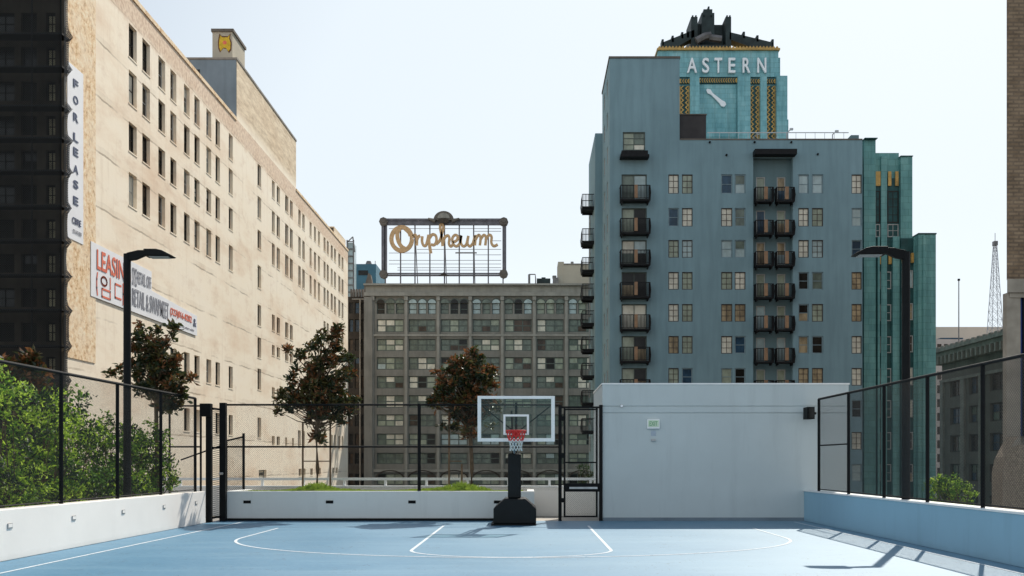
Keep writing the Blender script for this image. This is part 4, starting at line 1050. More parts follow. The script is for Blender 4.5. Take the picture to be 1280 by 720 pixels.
# dark wing on the left
t = thing('narrow_dark_wing', 'narrow dark brown building with a pale drainpipe beside the tan building', 'building', (WX(447,196), 196, STREET))
W = MB(); wx0, wx1 = WX(425,196), WX(457.5,196); wt = WZ(371,196); ops = []
for r in [(378,392)]+rowsY:
    for a, b in ((436.5,441.5),(443.5,449.5),(451.5,456)): ops.append((WX(a,196)-wx0, WX(b,196)-wx0, WZ(r[1],196)-STREET, WZ(r[0],196)-STREET))
W.facade((wx0,196,STREET),(1,0,0),(0,-1,0),wx1-wx0,wt-STREET,ops,0.5); W.box(wx0,wx1,196.5,210,STREET,wt); W.build('wall','olddark',t)
for o_ in ops: add_window(t, wx0+(o_[0]+o_[1])/2, 196, STREET+o_[2], o_[1]-o_[0], o_[3]-o_[2], 0, 1, 2, 0.1, 'frame_dark', 1, 2, ['pd','pd','pb','po'], depth=0.4)
W = MB(); W.box(WX(455.5,189.8), WX(466,189.8), 189.3, 189.62, STREET, WZ(372,190)); W.build('corner_pier', 'oldgrey', t)
W = MB(); W.tube([(WX(450.2,195.4),195.4,STREET),(WX(450.2,195.4),195.4,WZ(374,195.4))], 0.16, 8); W.tube([(WX(440,195.4),195.4,WZ(374,195.4)),(WX(457,195.4),195.4,WZ(374,195.4))], 0.14, 8); W.build('drainpipe', 'stone', t)
W = MB()
for a in (438, 441.5, 445, 448.5, 452): W.box(WX(a,196), WX(a+2,196), 195.8, 197, wt, wt+1.5)
W.prism([(WX(455,195.5),wt-1),(WX(466,195.5),wt-1),(WX(466,195.5),wt+2.2),(WX(463.5,195.5),wt+4.2),(WX(460.5,195.5),wt+4.6),(WX(457,195.5),wt+2.6),(WX(455,195.5),wt+1.5)],195.3,196.5)
W.build('roof_crest', 'sideGrey', t)
t = thing('teal_building', 'small teal clad building top with a dark vent behind the dark wing', 'building', (WX(456,230), 230, STREET))
W = MB(); W.box(WX(442,230), WX(470,230), 230, 245, STREET, WZ(330,230)); W.build('wall','teal',t)
W = MB(); W.box(WX(448,230), WX(460,230), 229.9, 229.99, WZ(344,230), WZ(338,230)); W.build('vent','pd',t)
W = MB(); W.tube([(WX(460.5,231),231.5,WZ(331,231)),(WX(460.5,231),231.5,WZ(326,231))], [0.85,0.5], 12); W.build('roof_tank','darksteel',t)
W = MB(); W.tube([(WX(469,230),230,WZ(330,230)),(WX(469,230),230,WZ(326,230))], 0.08, 5); W.build('antenna','darksteel',t)
t = thing('fire_escape_tower', 'slim pale steel framed tower behind the far end of the tan building', 'tower', (WX(438,215), 215, STREET))
W = MB(); d = 215
for px in (434, 442): W.tube([(WX(px,d),d,WZ(600,d)),(WX(px,d),d,WZ(300,d))], 0.16, 5)
for py in range(302, 380, 9): W.bar((WX(434,d),d,WZ(py,d)),(WX(442,d),d,WZ(py,d)),0.2)
W.bar((WX(434,d),d,WZ(303,d)),(WX(441,d),d,WZ(296,d)),0.2); W.bar((WX(441,d),d,WZ(296,d)),(WX(443.5,d),d,WZ(315,d)),0.25)
W.build('frame','darksteel',t)
W = MB(); W.box(WX(434.6,d), WX(441.4,d), d+0.2, d+4, WZ(600,d), WZ(303,d)); W.build('glass_shaft','ps',t)
# roof equipment
d = GD+6
t = thing('rooftop_penthouse', 'cream rooftop penthouse block beside the blue apartment tower', 'penthouse', (WX(716,d), d, gtop))
W = MB(); W.box(WX(705,d), WX(745,d), d, d+8, gtop+0.01, WZ(331,d)); W.box(WX(697.5,d), WX(705,d), d+0.1, d+6, gtop+0.01, WZ(327,d)); W.build('wall','pent',t)
W = MB(); W.box(WX(704.8,d), WX(745,d), d-0.15, d+8, WZ(331,d)+0.01, WZ(329.5,d)); W.build('coping','sideLight',t)
W = MB(); W.tube([(WX(715.5,d),d+1,WZ(330,d)),(WX(715.5,d),d+1,WZ(326,d))], 0.3, 8); W.build('chimney','darksteel',t)
t = thing('rooftop_unit', 'dark green rooftop air handling unit left of the cream penthouse', 'air conditioner', (WX(680,d), d, gtop))
W = MB(); W.box(WX(671,d), WX(688,d), d, d+3, gtop+0.4, WZ(348,d)); W.box(WX(677,d), WX(682,d), d+0.5, d+2, WZ(348,d), WZ(346,d)); W.build('casing','roofiron',t)
W = MB(); W.box(WX(671.5,d), WX(673,d), d, d+3, gtop, gtop+0.4); W.box(WX(686,d), WX(687.5,d), d, d+3, gtop, gtop+0.4); W.build('feet','darksteel',t)
t = thing('roof_duct', 'thin bent duct standing on the grey roof right of the sign', 'duct', (WX(663,d), d, gtop))
W = MB(); W.tube([(WX(661.5,d),d,gtop),(WX(661.5,d),d,WZ(343,d))], 0.22, 6); W.tube([(WX(661.5,d),d,WZ(343,d)),(WX(669,d),d,WZ(343,d)),(WX(669.5,d),d,WZ(348,d)),(WX(669.5,d),d,gtop)], 0.12, 6); W.build('pipe','darksteel',t)
t = thing('rooftop_unit', 'grey rooftop machine box leaning against the cream penthouse', 'air conditioner', (WX(695,d), d-1, gtop))
W = MB(); W.box(WX(691,d-1), WX(698,d-1), d-1.5, d-0.2, gtop+0.01, WZ(347.5,d-1)); W.tube([(WX(693,d-1),d-0.8,WZ(348,d-1)),(WX(693,d-1),d-0.8,WZ(344.5,d-1))], 0.4, 8); W.build('casing','darksteel',t)

# ------------------------------------------------------------------ ROOFTOP SIGN
SD = 193.0; s = SD/F
t = thing('rooftop_sign', 'open steel rooftop sign with the tan script letters of Orpheum', 'sign', (WX(555,SD), SD, gtop))
def zp(zx, zy): return (WX(460+zx/6.547, SD), WZ(255+zy/6.547, SD))
fr = MB()
X0, Z1 = zp(112, 122); X1, Z0 = zp(1138, 597)
fr.box(X0, X0+0.55, SD-0.4, SD+0.2, Z0, Z1); fr.box(X0+0.75, X0+1.05, SD-0.3, SD+0.2, Z0+0.5, Z1-0.9)
fr.box(X1-0.75, X1-0.15, SD-0.4, SD+0.2, Z0, Z1)
fr.box(X0+0.55, X1-0.75, SD-0.4, SD+0.2, Z1-0.42, Z1); fr.box(X0+1.05, X1-0.75, SD-0.3, SD+0.1, Z1-1.25, Z1-0.5)
fr.box(X0+0.55, X1-0.75, SD-0.4, SD+0.2, Z0+0.15, Z0+0.42); fr.box(X0+1.05, X1-0.75, SD-0.3, SD+0.1, Z0+0.55, Z0+0.75)
fr.build('frame', 'oldiron', t)
for (zx, zy) in ((130,150),(1112,150),(130,578),(1110,575)):
    W = MB(); x, z_ = zp(zx, zy); W.tube([(x,SD-0.75,z_),(x,SD+0.3,z_)], 0.85, 8); W.box(x-0.6,x+0.6,SD-0.85,SD-0.76,z_-0.6,z_+0.6); W.tube([(x,SD-1.0,z_+0.1),(x,SD-0.86,z_+0.1)], 0.4, 8); W.build('corner_ornament', 'sideGrey', t)
W = MB()
for zx in (140,265,383,505,625,746,864,984,1105): x, _ = zp(zx, 0); W.bar((x,SD+0.35,gtop),(x,SD+0.35,Z1-0.2), 0.24)
for zx in (383,625,864): x, _ = zp(zx, 0); W.bar((x,SD+6,gtop),(x,SD+0.4,Z1-2), 0.16)
W.build('uprights', 'oldiron', t)
W = MB(); rr3 = random.Random(2)
for zy, (a, b) in ((200,(170,1090)),(222,(870,1090)),(300,(1000,1090)),(370,(400,1090)),(400,(170,500)),(415,(870,1090)),(460,(170,1090)),(490,(170,1090)),(520,(240,1090)),(540,(240,1090))):
    xa, z_ = zp(a, zy); xb, _ = zp(b, zy); W.box(xa, xb, SD+0.1, SD+0.16, z_-0.045, z_+0.045)
xa, z_ = zp(715, 400); xb, _ = zp(890, 400); W.box(xa, xb, SD-0.1, SD+0.05, z_-0.12, z_+0.12)
W.build('cross_wires', 'darksteel', t)
W = MB(); cx_, cz_ = zp(622, 140)
W.prism([(cx_+1.95*math.cos(a), cz_+1.75*math.sin(a)) for a in [math.pi*i/14 for i in range(15)]], SD-0.9, SD-0.2)
W.tube([(cx_-1.6,SD-0.8,cz_-0.15),(cx_-3.0,SD-0.7,cz_+0.35)], [0.4,0.15], 7); W.tube([(cx_+1.6,SD-0.8,cz_-0.15),(cx_+3.0,SD-0.7,cz_+0.35)], [0.4,0.15], 7)
cr = W.build('crest', 'sideGrey', t)
W = MB(); W.prism([(cx_+1.2*math.cos(a), cz_+0.35+1.0*math.sin(a)) for a in [math.pi*i/10 for i in range(11)]], SD-1.0, SD-0.91); W.build('crest_face', 'oldgreylight', cr)
W = MB(); W.prism([(cx_-1.2,cz_-0.1),(cx_-0.6,cz_-0.65),(cx_+0.6,cz_-0.65),(cx_+1.2,cz_-0.1),(cx_+0.4,cz_+0.35),(cx_-0.4,cz_+0.35)], SD-1.15, SD-1.01); W.build('crest_base', 'olddark', cr)
cx_, cz_ = zp(622, 580); W = MB(); W.prism([(cx_-1.0,cz_-0.2),(cx_+1.0,cz_-0.2),(cx_+0.3,cz_+0.1),(cx_,cz_+0.45),(cx_-0.3,cz_+0.1)], SD-0.6, SD-0.41); W.build('bottom_ornament', 'olddark', t)
def catmull(pts, n=6):
    P = [Vector((p[0], 0, p[1])) for p in pts]; out = []
    for i in range(len(P)-1):
        p0 = P[max(0,i-1)]; p1 = P[i]; p2 = P[i+1]; p3 = P[min(len(P)-1,i+2)]
        for k in range(n):
            u = k/n; out.append(0.5*((2*p1)+(p2-p0)*u+(2*p0-5*p1+4*p2-p3)*u*u+(3*p1-p0-3*p2+p3)*u**3))
    out.append(P[-1]); return out
def script(name, strokes_, wd):
    mb = MB()
    for ki, pts in enumerate(strokes_):
        wv = wd
        if isinstance(pts, tuple): pts, wv = pts
        C_ = catmull([zp(*p) for p in pts]); yf = SD-0.55-0.012*ki; yb_ = SD-0.15
        Ls, Rs = [], []
        for i, p in enumerate(C_):
            d_ = C_[min(i+1,len(C_)-1)]-C_[max(i-1,0)]; nn = Vector((-d_.z, 0, d_.x)).normalized()*wv/2
            Ls.append(p+nn); Rs.append(p-nn)
        for i in range(len(C_)-1):
            f = lambda p, y: (p.x, y, p.z)
            mb.quad(f(Rs[i],yf), f(Rs[i+1],yf), f(Ls[i+1],yf), f(Ls[i],yf)); mb.quad(f(Ls[i],yf), f(Ls[i+1],yf), f(Ls[i+1],yb_), f(Ls[i],yb_)); mb.quad(f(Rs[i+1],yf), f(Rs[i],yf), f(Rs[i],yb_), f(Rs[i+1],yb_))
    mb.build(name, 'orph', t)
ell = [(278+84*math.cos(a), 290+95*math.sin(a)) for a in [2*math.pi*i/20 for i in range(21)]]
script('letter', [(ell, 0.80), ([(262,205),(243,240),(248,300),(275,350),(310,372)], 0.75), ([(300,212),(330,240),(342,270)],0.35)], 0.8)
script('letter', [[(370,268),(388,256),(398,275),(402,310),(400,345)], [(402,300),(413,272),(430,264)]], 0.50)
script('letter', [[(446,268),(444,310),(456,342),(478,338),(497,262)], ([(497,255),(503,330),(517,410)],0.58), [(504,285),(528,254),(556,264),(562,305),(545,338),(518,335)]], 0.50)
script('letter', [[(558,335),(590,300),(608,240),(618,190),(600,168),(592,200),(605,270),(612,350)], [(612,330),(630,278),(655,262),(668,285),(664,330),(680,350),(700,330)]], 0.50)
script('letter', [[(695,318),(728,300),(735,268),(712,258),(692,285),(698,330),(725,350),(752,328)]], 0.48)
script('letter', [[(752,328),(765,262),(760,315),(778,348),(805,335),(822,265)], [(822,265),(815,325),(835,350),(860,325)]], 0.48)
script('letter', [[(860,325),(880,262),(876,345)], [(878,300),(905,258),(922,280),(916,345)], [(918,300),(948,258),(966,280),(960,345)], [(962,300),(990,258),(1012,272),(1010,320),(1030,348),(1062,335)]], 0.48)

# ------------------------------------------------------------------ BLUE APARTMENT TOWER
BD = 95.0; bs = F/BD
t = thing('blue_apartment_tower', 'blue grey apartment tower with small black balconies', 'building', (20, BD, STREET))
X_ = lambda px: WX(px, BD); Z_ = lambda py: WZ(py, BD)
c0, c1, c2 = X_(762), X_(849.5), X_(1078)
topL, topM = Z_(73), Z_(175)
rowY = [(218,242),(260,283),(300,322),(340,362),(380,402),(420,442),(460,482),(500,522),(540,562),(580,602)]
opsL, opsM, bw_ = [], [], []
opsL.append((X_(778.5)-c0, X_(806.5)-c0, Z_(188)-STREET, Z_(165)-STREET)); bw_.append(('top', 778.5, 806.5, 165, 188))
for i, r in enumerate(rowY):
    opsL.append((X_(777)-c0, X_(808.5)-c0, Z_(r[1]+10)-STREET, Z_(r[0])-STREET)); bw_.append(('door2', 777, 808.5, r[0], r[1]+10))
    opsL.append((X_(835.5)-c0, X_(848.5)-c0, Z_(r[1])-STREET, Z_(r[0])-STREET)); bw_.append(('win', 835.5, 848.5, r[0], r[1]))
    for a, b in ((852.5,865.8),(901.5,915.5),(918.5,932),(998,1011),(1015,1029),(1064.5,1078-0.6)):
        opsM.append((X_(a)-c1, X_(b)-c1, Z_(r[1])-STREET, Z_(r[0])-STREET)); bw_.append(('win', a, b, r[0], r[1]))
opsM.append((X_(941.5)-c1, X_(991)-c1, 1.0, Z_(197)-STREET))
W = MB()
W.facade((c0,BD,STREET),(1,0,0),(0,-1,0),c1-c0,topL-STREET,opsL,0.3); W.facade((c1,BD+0.002,STREET),(1,0,0),(0,-1,0),c2-c1,topM-STREET,opsM,0.3)
# side face of the tall part with windows
opsS = []; sd = 104.3
for r in [(34.0,35.6),(37.2,38.8)]+[(Z_(r[1]), Z_(r[0])) for r in rowY]+[(30.6,32.3)]:
    for a, b in ((1.8,3.2),(5.4,6.9)): opsS.append((a, b, r[0]-STREET, r[1]-STREET))
W.box(c0+0.3, c1, BD+0.3, sd, STREET, topL); W.box(c1+0.002, X_(941.5), BD+0.302, sd+14, STREET, topM); W.box(X_(991), c2, BD+0.302, sd+14, STREET, topM); W.box(X_(941.5), X_(991), BD+0.9, sd+14, STREET, topM)
W.facade((c0,BD+0.3,STREET),(0,1,0),(-1,0,0),sd-BD-0.3,topL-STREET,opsS,0.3)
W.box(X_(941.5), X_(991), BD+0.302, BD+0.9, Z_(196.5), topM-0.01)
W.build('wall', 'bluegrey', t)
for (a, b, c, d) in opsS:
    add_window(t, c0, BD+0.3+(a+b)/2, STREET+c, b-a, d-c, -math.pi/2, 1, 2, 0.1, 'frame_white', 1, 2, ['ps','ps','pg','pb'], depth=0.12)
W = MB(); W.box(c0-0.08, c1+0.06, BD-0.08, BD+0.4, topL, topL+0.18); W.box(c0-0.08, c0+0.3, BD+0.4, sd, topL, topL+0.18)
W.box(c1+0.06, c2, BD-0.05, BD+0.5, topM, topM+0.12); W.build('coping', 'sideGrey', t)
rx0, rx1, rd = X_(941.5), X_(991), BD+0.62
# recess back wall with doors
dops = []
for r in rowY:
    for a, b in ((947,958.5),(973,984)): dops.append((X_(a)-rx0, X_(b)-rx0, Z_(r[1]+10)-STREET, Z_(r[0]+1)-STREET))
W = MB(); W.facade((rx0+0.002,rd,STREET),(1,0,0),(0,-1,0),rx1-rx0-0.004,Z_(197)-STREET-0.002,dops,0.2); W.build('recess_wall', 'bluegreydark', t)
for (a,b,c,d) in dops:
    add_window(t, rx0+(a+b)/2, rd, STREET+c, b-a, d-c, 0, 1, 1, 0.09, 'frame_white', 1, 2, ['ps','pc','pb','ps','pw','py'], depth=0.12, name='balcony_door')
for (kind, a, b, ya_, yb_) in bw_:
    cxw = (X_(a)+X_(b))/2; ww = X_(b)-X_(a); hh = Z_(ya_)-Z_(yb_)
    yw = BD if cxw < c1 else BD+0.002
    if kind == 'win':
        warm = ya_ > 330
        if R.random() < 0.5: fc, frr, fm, palx = 2, 3, 'frame_brown', [R.choice(['pc','ps','pc','py'] if not warm else ['pc','pc','py','pw'])]
        else: fc, frr, fm, palx = 1, 2, 'frame_blue', [['ps'],['pb'],['ps','pg'],['pg','py']][R.randrange(4)] if not warm else [['pb'],['py','pd'],['pw','pd'],['pg'],['ps','po']][R.randrange(5)]
        add_window(t, cxw, yw, Z_(yb_), ww, hh, 0, fc, frr, 0.09 if fc == 1 else 0.07, fm, 1 if fc == 1 else 2, 2, palx, depth=0.16)
    elif kind == 'door2':
        add_window(t, cxw, yw, Z_(yb_), ww, hh, 0, 2, 1, 0.10, 'frame_green', 2, 2, ['pg','ps','pd','py','pc'] if ya_ < 330 else ['pc','py','pw','pd'], depth=0.18, name='balcony_door')
    else:
        add_window(t, cxw, yw, Z_(yb_), ww, hh, 0, 2, 3, 0.10, 'frame_green', 2, 3, ['py','pc','pg'], depth=0.16)
def balcony_parts(w, dep, h, panel_w, panel_x):
    """local, facing -Y, origin at the wall at slab underside centre"""
    sl = MB(); sl.box(-w/2, w/2, -dep, -0.01, 0, 0.16); sl.box(-w/2+0.1, -w/2+0.2, -dep+0.1, -0.01, -0.18, -0.001); sl.box(w/2-0.2, w/2-0.1, -dep+0.1, -0.01, -0.18, -0.001)
    rl = MB(); rl.box(-w/2, w/2, -dep-0.02, -dep+0.04, h-0.05, h+0.02); rl.box(-w/2, w/2, -dep-0.015, -dep+0.02, 0.2, 0.26)
    for sx in (-1, 1): rl.box(sx*w/2-0.03, sx*w/2+0.03, -dep+0.04, -0.01, h-0.05, h+0.02)
    n = int(w/0.13)
    for i in range(n+1): x = -w/2+w*i/n; rl.box(x-0.03, x+0.03, -dep, -dep+0.03, 0.26, h-0.05)
    m_ = int(dep/0.14)
    for i in range(1, m_):
        y = -dep+dep*i/m_
        for sx in (-1, 1): rl.box(sx*w/2-0.015, sx*w/2+0.015, y-0.03, y+0.03, 0.161, h-0.05)
    for sx in (-1, 1): rl.tube([(sx*w/2,-dep+0.02,0.0),(sx*(w/2+0.06),-dep-0.06,h*0.5),(sx*w/2,-dep+0.02,h)], 0.04, 5)
    pn = MB(); pn.box(panel_x-panel_w/2, panel_x+panel_w/2, -dep-0.08, -dep-0.03, 0.24, h+0.02)
    return sl.mesh('balcony','balc'), rl.mesh('railing','balc'), pn.mesh('timber_panel','wood')
bigB = balcony_parts(2.75, 1.15, 1.45, 0.30, 0.05); smlB = balcony_parts(1.65, 0.95, 1.4, 0.34, 0.10); sidB = balcony_parts(2.6, 1.25, 1.45, 0.3, 0.0)
def add_balcony(parts, x, y, z_, rz=0, panel=True):
    o = inst('balcony', parts[0], t, (x, y, z_), rz); sub('railing', parts[1], o)
    if panel: sub('timber_panel', parts[2], o)
for i, r in enumerate(rowY):
    yb_ = r[1]+12.5
    add_balcony(bigB, X_(792.7), BD, Z_(yb_))
    add_balcony(smlB, X_(954), BD+0.3, Z_(yb_)); add_balcony(smlB, X_(980), BD+0.3, Z_(yb_))
# canopy slabs
W = MB(); W.box(X_(774.5), X_(810), BD-1.1, BD-0.003, Z_(200), Z_(197)); W.box(X_(776), X_(808.5), BD-1.0, BD-0.003, Z_(197), Z_(192)); W.build('canopy', 'balc', t)
W = MB(); W.box(X_(941), X_(993), BD-1.0, BD-0.003, Z_(196.5), Z_(190)); W.build('canopy', 'balc', t)
# rear left wing with side balconies
vx = WX(744,104.3); W = MB(); W.box(vx, c0+0.02+8, 104.32, 115.3, STREET, WZ(166.5,104.3)); W.build('rear_wing', 'bluegrey', t)
for r in [(198,220)]+rowY[:]:
    for a in (109.5,):
        add_window(t, vx-0.32, 112.6, Z_(r[1]), 1.2, 1.7, -math.pi/2, 1, 2, 0.1, 'frame_white', 1, 2, ['ps','pg','pb'], depth=-0.02+0.3)
for k, py in enumerate((260, 303, 339, 372, 405.5, 438, 471, 505, 540)):
    add_balcony(sidB, vx, 107.2, WZ(py,106.0), -math.pi/2, False)
# roof pieces
W = MB(); W.box(X_(850), X_(884), BD+0.6, BD+6, topM+0.01, Z_(141)); W.build('roof_cabin', 'darkbox', t)
W = MB(); W.box(X_(849.5), X_(884.8), BD+0.5, BD+6.1, Z_(141)+0.01, Z_(140)); W.build('roof_cabin_cap', 'sideGrey', t)
W = MB(); W.prism([(X_(1060),topM+0.13),(X_(1078),topM+0.13),(X_(1078),Z_(164.5)),(X_(1068),Z_(164.5))], BD+1, BD+4); W.build('roof_hatch', 'bluegreydark', t)
W = MB()
for px in range(888, 1062, 12): W.bar((X_(px),BD+0.3,topM),(X_(px),BD+0.3,Z_(164.6)),0.035)
W.box(X_(885), X_(1062), BD+0.27, BD+0.33, Z_(165), Z_(164)); W.build('roof_railing', 'greysteel', t)
W = MB()
for px, py in ((887,178),(943,178),(989,178),(1022,193),(908,194)): W.tube([(X_(px),BD-0.15,Z_(py)),(X_(px),BD-0.001,Z_(py))], 0.10, 8)
W.build('drain_outlets', 'black', t)

for px, h_ in ((986,0.9),(944,0.5),(1043,0.7)):
    W = MB(); W.tube([(X_(px),BD+0.6,topM),(X_(px),BD+0.6,topM+h_),(X_(px+4),BD+0.5,topM+h_+0.25)], 0.05, 5); W.box(X_(px+3), X_(px+7), BD+0.4, BD+0.6, topM+h_+0.2, topM+h_+0.38); W.build('roof_lamp', 'greysteel', t)
# ------------------------------------------------------------------ TURQUOISE TOWER
ED = 125.0; X_ = lambda px: WX(px, ED); Z_ = lambda py: WZ(py, ED)
t = thing('turquoise_clock_tower', 'turquoise and gold art deco clock tower carrying large white capitals', 'tower', (X_(897.5), ED+8, STREET))
W = MB(); W.box(X_(822.5), X_(973), ED, ED+15, Z_(96), Z_(63.5)); W.box(X_(826), X_(970), ED+0.4, ED+14.6, STREET, Z_(96))
W.box(X_(822.5)-0.6, X_(822.5), ED+1.5, ED+13.5, Z_(96), Z_(66)); W.box(X_(973), X_(973)+0.6, ED+1.5, ED+13.5, Z_(96), Z_(66))
W.build('shaft', 'terrahaze', t)
W = MB()
for a, b in ((862,873.5),(921.5,937),(949.5,957.5),(837.5,845.5),(969.5,983),(812,825.5)): W.box(X_(a), X_(b), ED-0.5, ED+0.397, STREET, Z_(96.5))
W.box(X_(983), X_(985), ED-0.2, ED+8, STREET, Z_(150)); W.box(X_(973), X_(983), ED+0.4, ED+14, STREET, Z_(96.5))
W.build('piers', 'terrahaze', t)
W = MB(); 
for a, b in ((849.5,861.8),(937.2,949.3),(957.7,969.3),(825.7,837.3)): W.box(X_(a), X_(b), ED+0.1, ED+0.398, Z_(185), Z_(107))
W.box(X_(873.6), X_(921.4), ED+0.1, ED+0.398, Z_(103.5), Z_(97)); 
for a, b in ((849.5,861.8),(937.2,949.3),(957.7,969.3)): W.box(X_(a), X_(b), ED+0.1, ED+0.398, Z_(103.5), Z_(98))
W.build('grille_backing', 'terradark', t)
def grille(a, b, p0, p1, n, m_):
    x0_, x1_ = X_(a), X_(b); z0_, z1_ = Z_(p0), Z_(p1); G = MB(); cw = (x1_-x0_)/n; chh = (z1_-z0_)/m_; y_ = ED+0.02
    for i in range(n):
        for j in range(m_):
            xc, zc = x0_+cw*(i+0.5), z0_+chh*(j+0.5)
            if j % 2: G.prism([(xc-cw*0.42,zc-chh*0.5),(xc-cw*0.1,zc-chh*0.5),(xc+cw*0.42,zc+chh*0.5),(xc+cw*0.1,zc+chh*0.5)], y_, y_+0.078)
            else: G.prism([(xc+cw*0.1,zc-chh*0.5),(xc+cw*0.42,zc-chh*0.5),(xc-cw*0.1,zc+chh*0.5),(xc-cw*0.42,zc+chh*0.5)], y_, y_+0.078)
    G.box(x0_, x0_+0.12, y_-0.02, y_-0.001, z0_, z1_); G.box(x1_-0.12, x1_, y_-0.02, y_-0.001, z0_, z1_)
    return G.build('gold_grille', 'goldbar', t)
for a, b in ((849.5,861.8),(937.2,949.3),(957.7,969.3),(825.7,837.3)): grille(a, b, 185, 107.3, 2, 26)
grille(873.6, 921.4, 103, 97.5, 16, 2)
for a, b in ((849.5,861.8),(937.2,949.3),(957.7,969.3)): grille(a, b, 104, 98.5, 4, 2)
W = MB(); W.box(X_(821), X_(974.5), ED-0.3, ED+15.3, Z_(63.4), Z_(61)); 
n = 36
for i in range(n): x = X_(822)+(X_(973)-X_(822))*(i+0.5)/n; W.prism([(x-0.16,Z_(61)),(x+0.16,Z_(61)),(x+0.16,Z_(61)+0.12),(x,Z_(61)+0.3),(x-0.16,Z_(61)+0.12)], ED-0.2, ED+0.1)
W.build('gold_cornice', 'goldbar', t)
# clock face and hand
W = MB(); W.box(X_(874.5), X_(920.5), ED+0.30, ED+0.397, Z_(170), Z_(104.5)); W.build('clock_face', 'terrahaze', t)
W = MB(); a = Vector((X_(883.5),ED+0.15,Z_(111.5))); b = Vector((X_(906.5),ED+0.15,Z_(132))); d_ = (b-a).normalized(); nn = Vector((-d_.z,0,d_.x))
P_ = lambda f, o: a.lerp(b, f)+nn*o
pts = [P_(0,-0.08),P_(0,0.08),P_(0.12,0.30),P_(0.28,0.14),P_(0.75,0.24),P_(0.9,0.36),P_(1,0.2),P_(1,-0.2),P_(0.9,-0.36),P_(0.75,-0.24),P_(0.28,-0.14),P_(0.12,-0.30)]
W.prism([(p.x,p.z) for p in pts[::-1]], ED+0.0, ED+0.18); W.build('clock_hand', 'white_letters', t)
for ch, xc in (('E',843.5),('A',864.5),('S',881.5),('T',897.3),('E',914.2),('R',932.3),('N',951.5)):
    wl = {'A':12.5,'S':8.5,'T':9.5,'E':8.5,'R':9.5,'N':11}[ch]
    m = text_mb(ch, wl*ED/F, 18.5*ED/F, 0.3, 0.012); place(m, (X_(xc-wl/2), ED-0.12, Z_(92.3))); m.build('capital_letter', 'white_letters', t)
# crown
W = MB()
def bx(a, b, py0, py1, ya_, yb_): W.box(WX(a,ya_), WX(b,ya_), ya_, yb_, (Z_(60) if py0 == 60 else WZ(py0,ya_)), WZ(py1,ya_))
bx(877,893,60,16,ED+3,ED+9); bx(879.5,890.5,16,11.5,ED+4,ED+8); bx(885,887,11.5,8,ED+5,ED+6.5); bx(864,872,60,21,ED+2,ED+6); bx(907,914,60,21,ED+2,ED+6)
bx(893,907,60,31,ED+4,ED+8); bx(872,877,60,30,ED+4,ED+8)
for (a, b) in (((828,59),(868,38)),((966,59),(912,41))):
    q_ = ED+2; p = [(WX(a[0],q_),Z_(a[1]+2)),(WX(b[0],q_),WZ(b[1]+8,q_)),(WX(b[0],q_),WZ(b[1]-1,q_)),(WX(a[0],q_),WZ(a[1]-6,q_))]
    if a[0] > b[0]: p = p[::-1]
    W.prism(p, ED+2, ED+3.5)
for px, py in ((828.5,49),(841,44.5),(853,40),(860,39),(930,39.5),(947,44),(966,49)): bx(px-1.3, px+1.3, py+8, py, ED+2, ED+3.4)
bx(867,912,60,56,ED+1.5,ED+10)
for px in (866,870,909,912.5,880,889): W.box(WX(px,ED+3)-0.09, WX(px,ED+3)+0.09, ED+3, ED+3.3, WZ(21.5,ED+3), WZ(19,ED+3))
W.build('crown', 'roofiron', t)
W = MB(); W.tube([(X_(890),ED+1.7,Z_(40)),(X_(905),ED+1.7,Z_(42))], 0.45, 7); W.tube([(X_(873),ED+1.8,Z_(44)),(X_(884),ED+1.8,Z_(38)),(X_(892),ED+1.8,Z_(37))], 0.5, 7); W.build('crown_ornament', 'darksteel', t)

# turquoise lower wing at the right
PD2 = 97.0; X_ = lambda px: WX(px, PD2); Z_ = lambda py: WZ(py, PD2)
t = thing('turquoise_office_building', 'stepped turquoise art deco building with gold trimmed piers at the right', 'building', (X_(1120), PD2, STREET))
W = MB()
W.box(X_(1079.5), X_(1094), PD2-0.12, PD2+16, STREET, Z_(175.5)); W.box(X_(1094), X_(1125), PD2+0.30, PD2+16, STREET, Z_(190)); W.box(X_(1125), X_(1139.5), PD2-0.2, PD2+16, STREET, Z_(196.5))
W.box(X_(1101.5), X_(1108.8), PD2+0.0, PD2+0.298, STREET, Z_(195)); W.box(X_(1097), X_(1099.5), PD2-0.1, PD2+0.298, STREET, Z_(296)); W.box(X_(1115.5), X_(1124), PD2-0.15, PD2+0.298, STREET, Z_(296))
W.box(X_(1141), X_(1162.5), PD2-1.4, PD2+14, STREET, Z_(297)); W.box(X_(1139.5), X_(1141), PD2-0.6, PD2+14, STREET, Z_(299)); W.box(X_(1146), X_(1150), PD2-1.6, PD2-1.402, STREET, Z_(299))
W.build('piers', 'terra', t)
W = MB(); W.box(X_(1094), X_(1101.4), PD2+0.20, PD2+0.298, STREET, Z_(222)); W.box(X_(1109), X_(1124.8), PD2+0.20, PD2+0.298, STREET, Z_(222)); W.box(X_(1124.2), X_(1139.4), PD2-0.42, PD2-0.203, STREET, Z_(299)); W.build('spandrels', 'terradark', t)
for a, b, p0, p1 in ((1095,1101,232,214),(1110.5,1114.5,232,214),(1119.5,1123.5,232,214),(1100.2,1104,330,318),(1111,1115,330,318),(1125,1129,330,318),(1136,1139,330,318)):
    W = MB(); W.box(X_(a), X_(b), PD2+0.05 if p0 < 300 or b < 1116 else PD2-0.7, PD2+0.198 if p0 < 300 or b < 1116 else PD2-0.421, Z_(p0), Z_(p1)); W.build('gold_trim', 'goldbar', t)
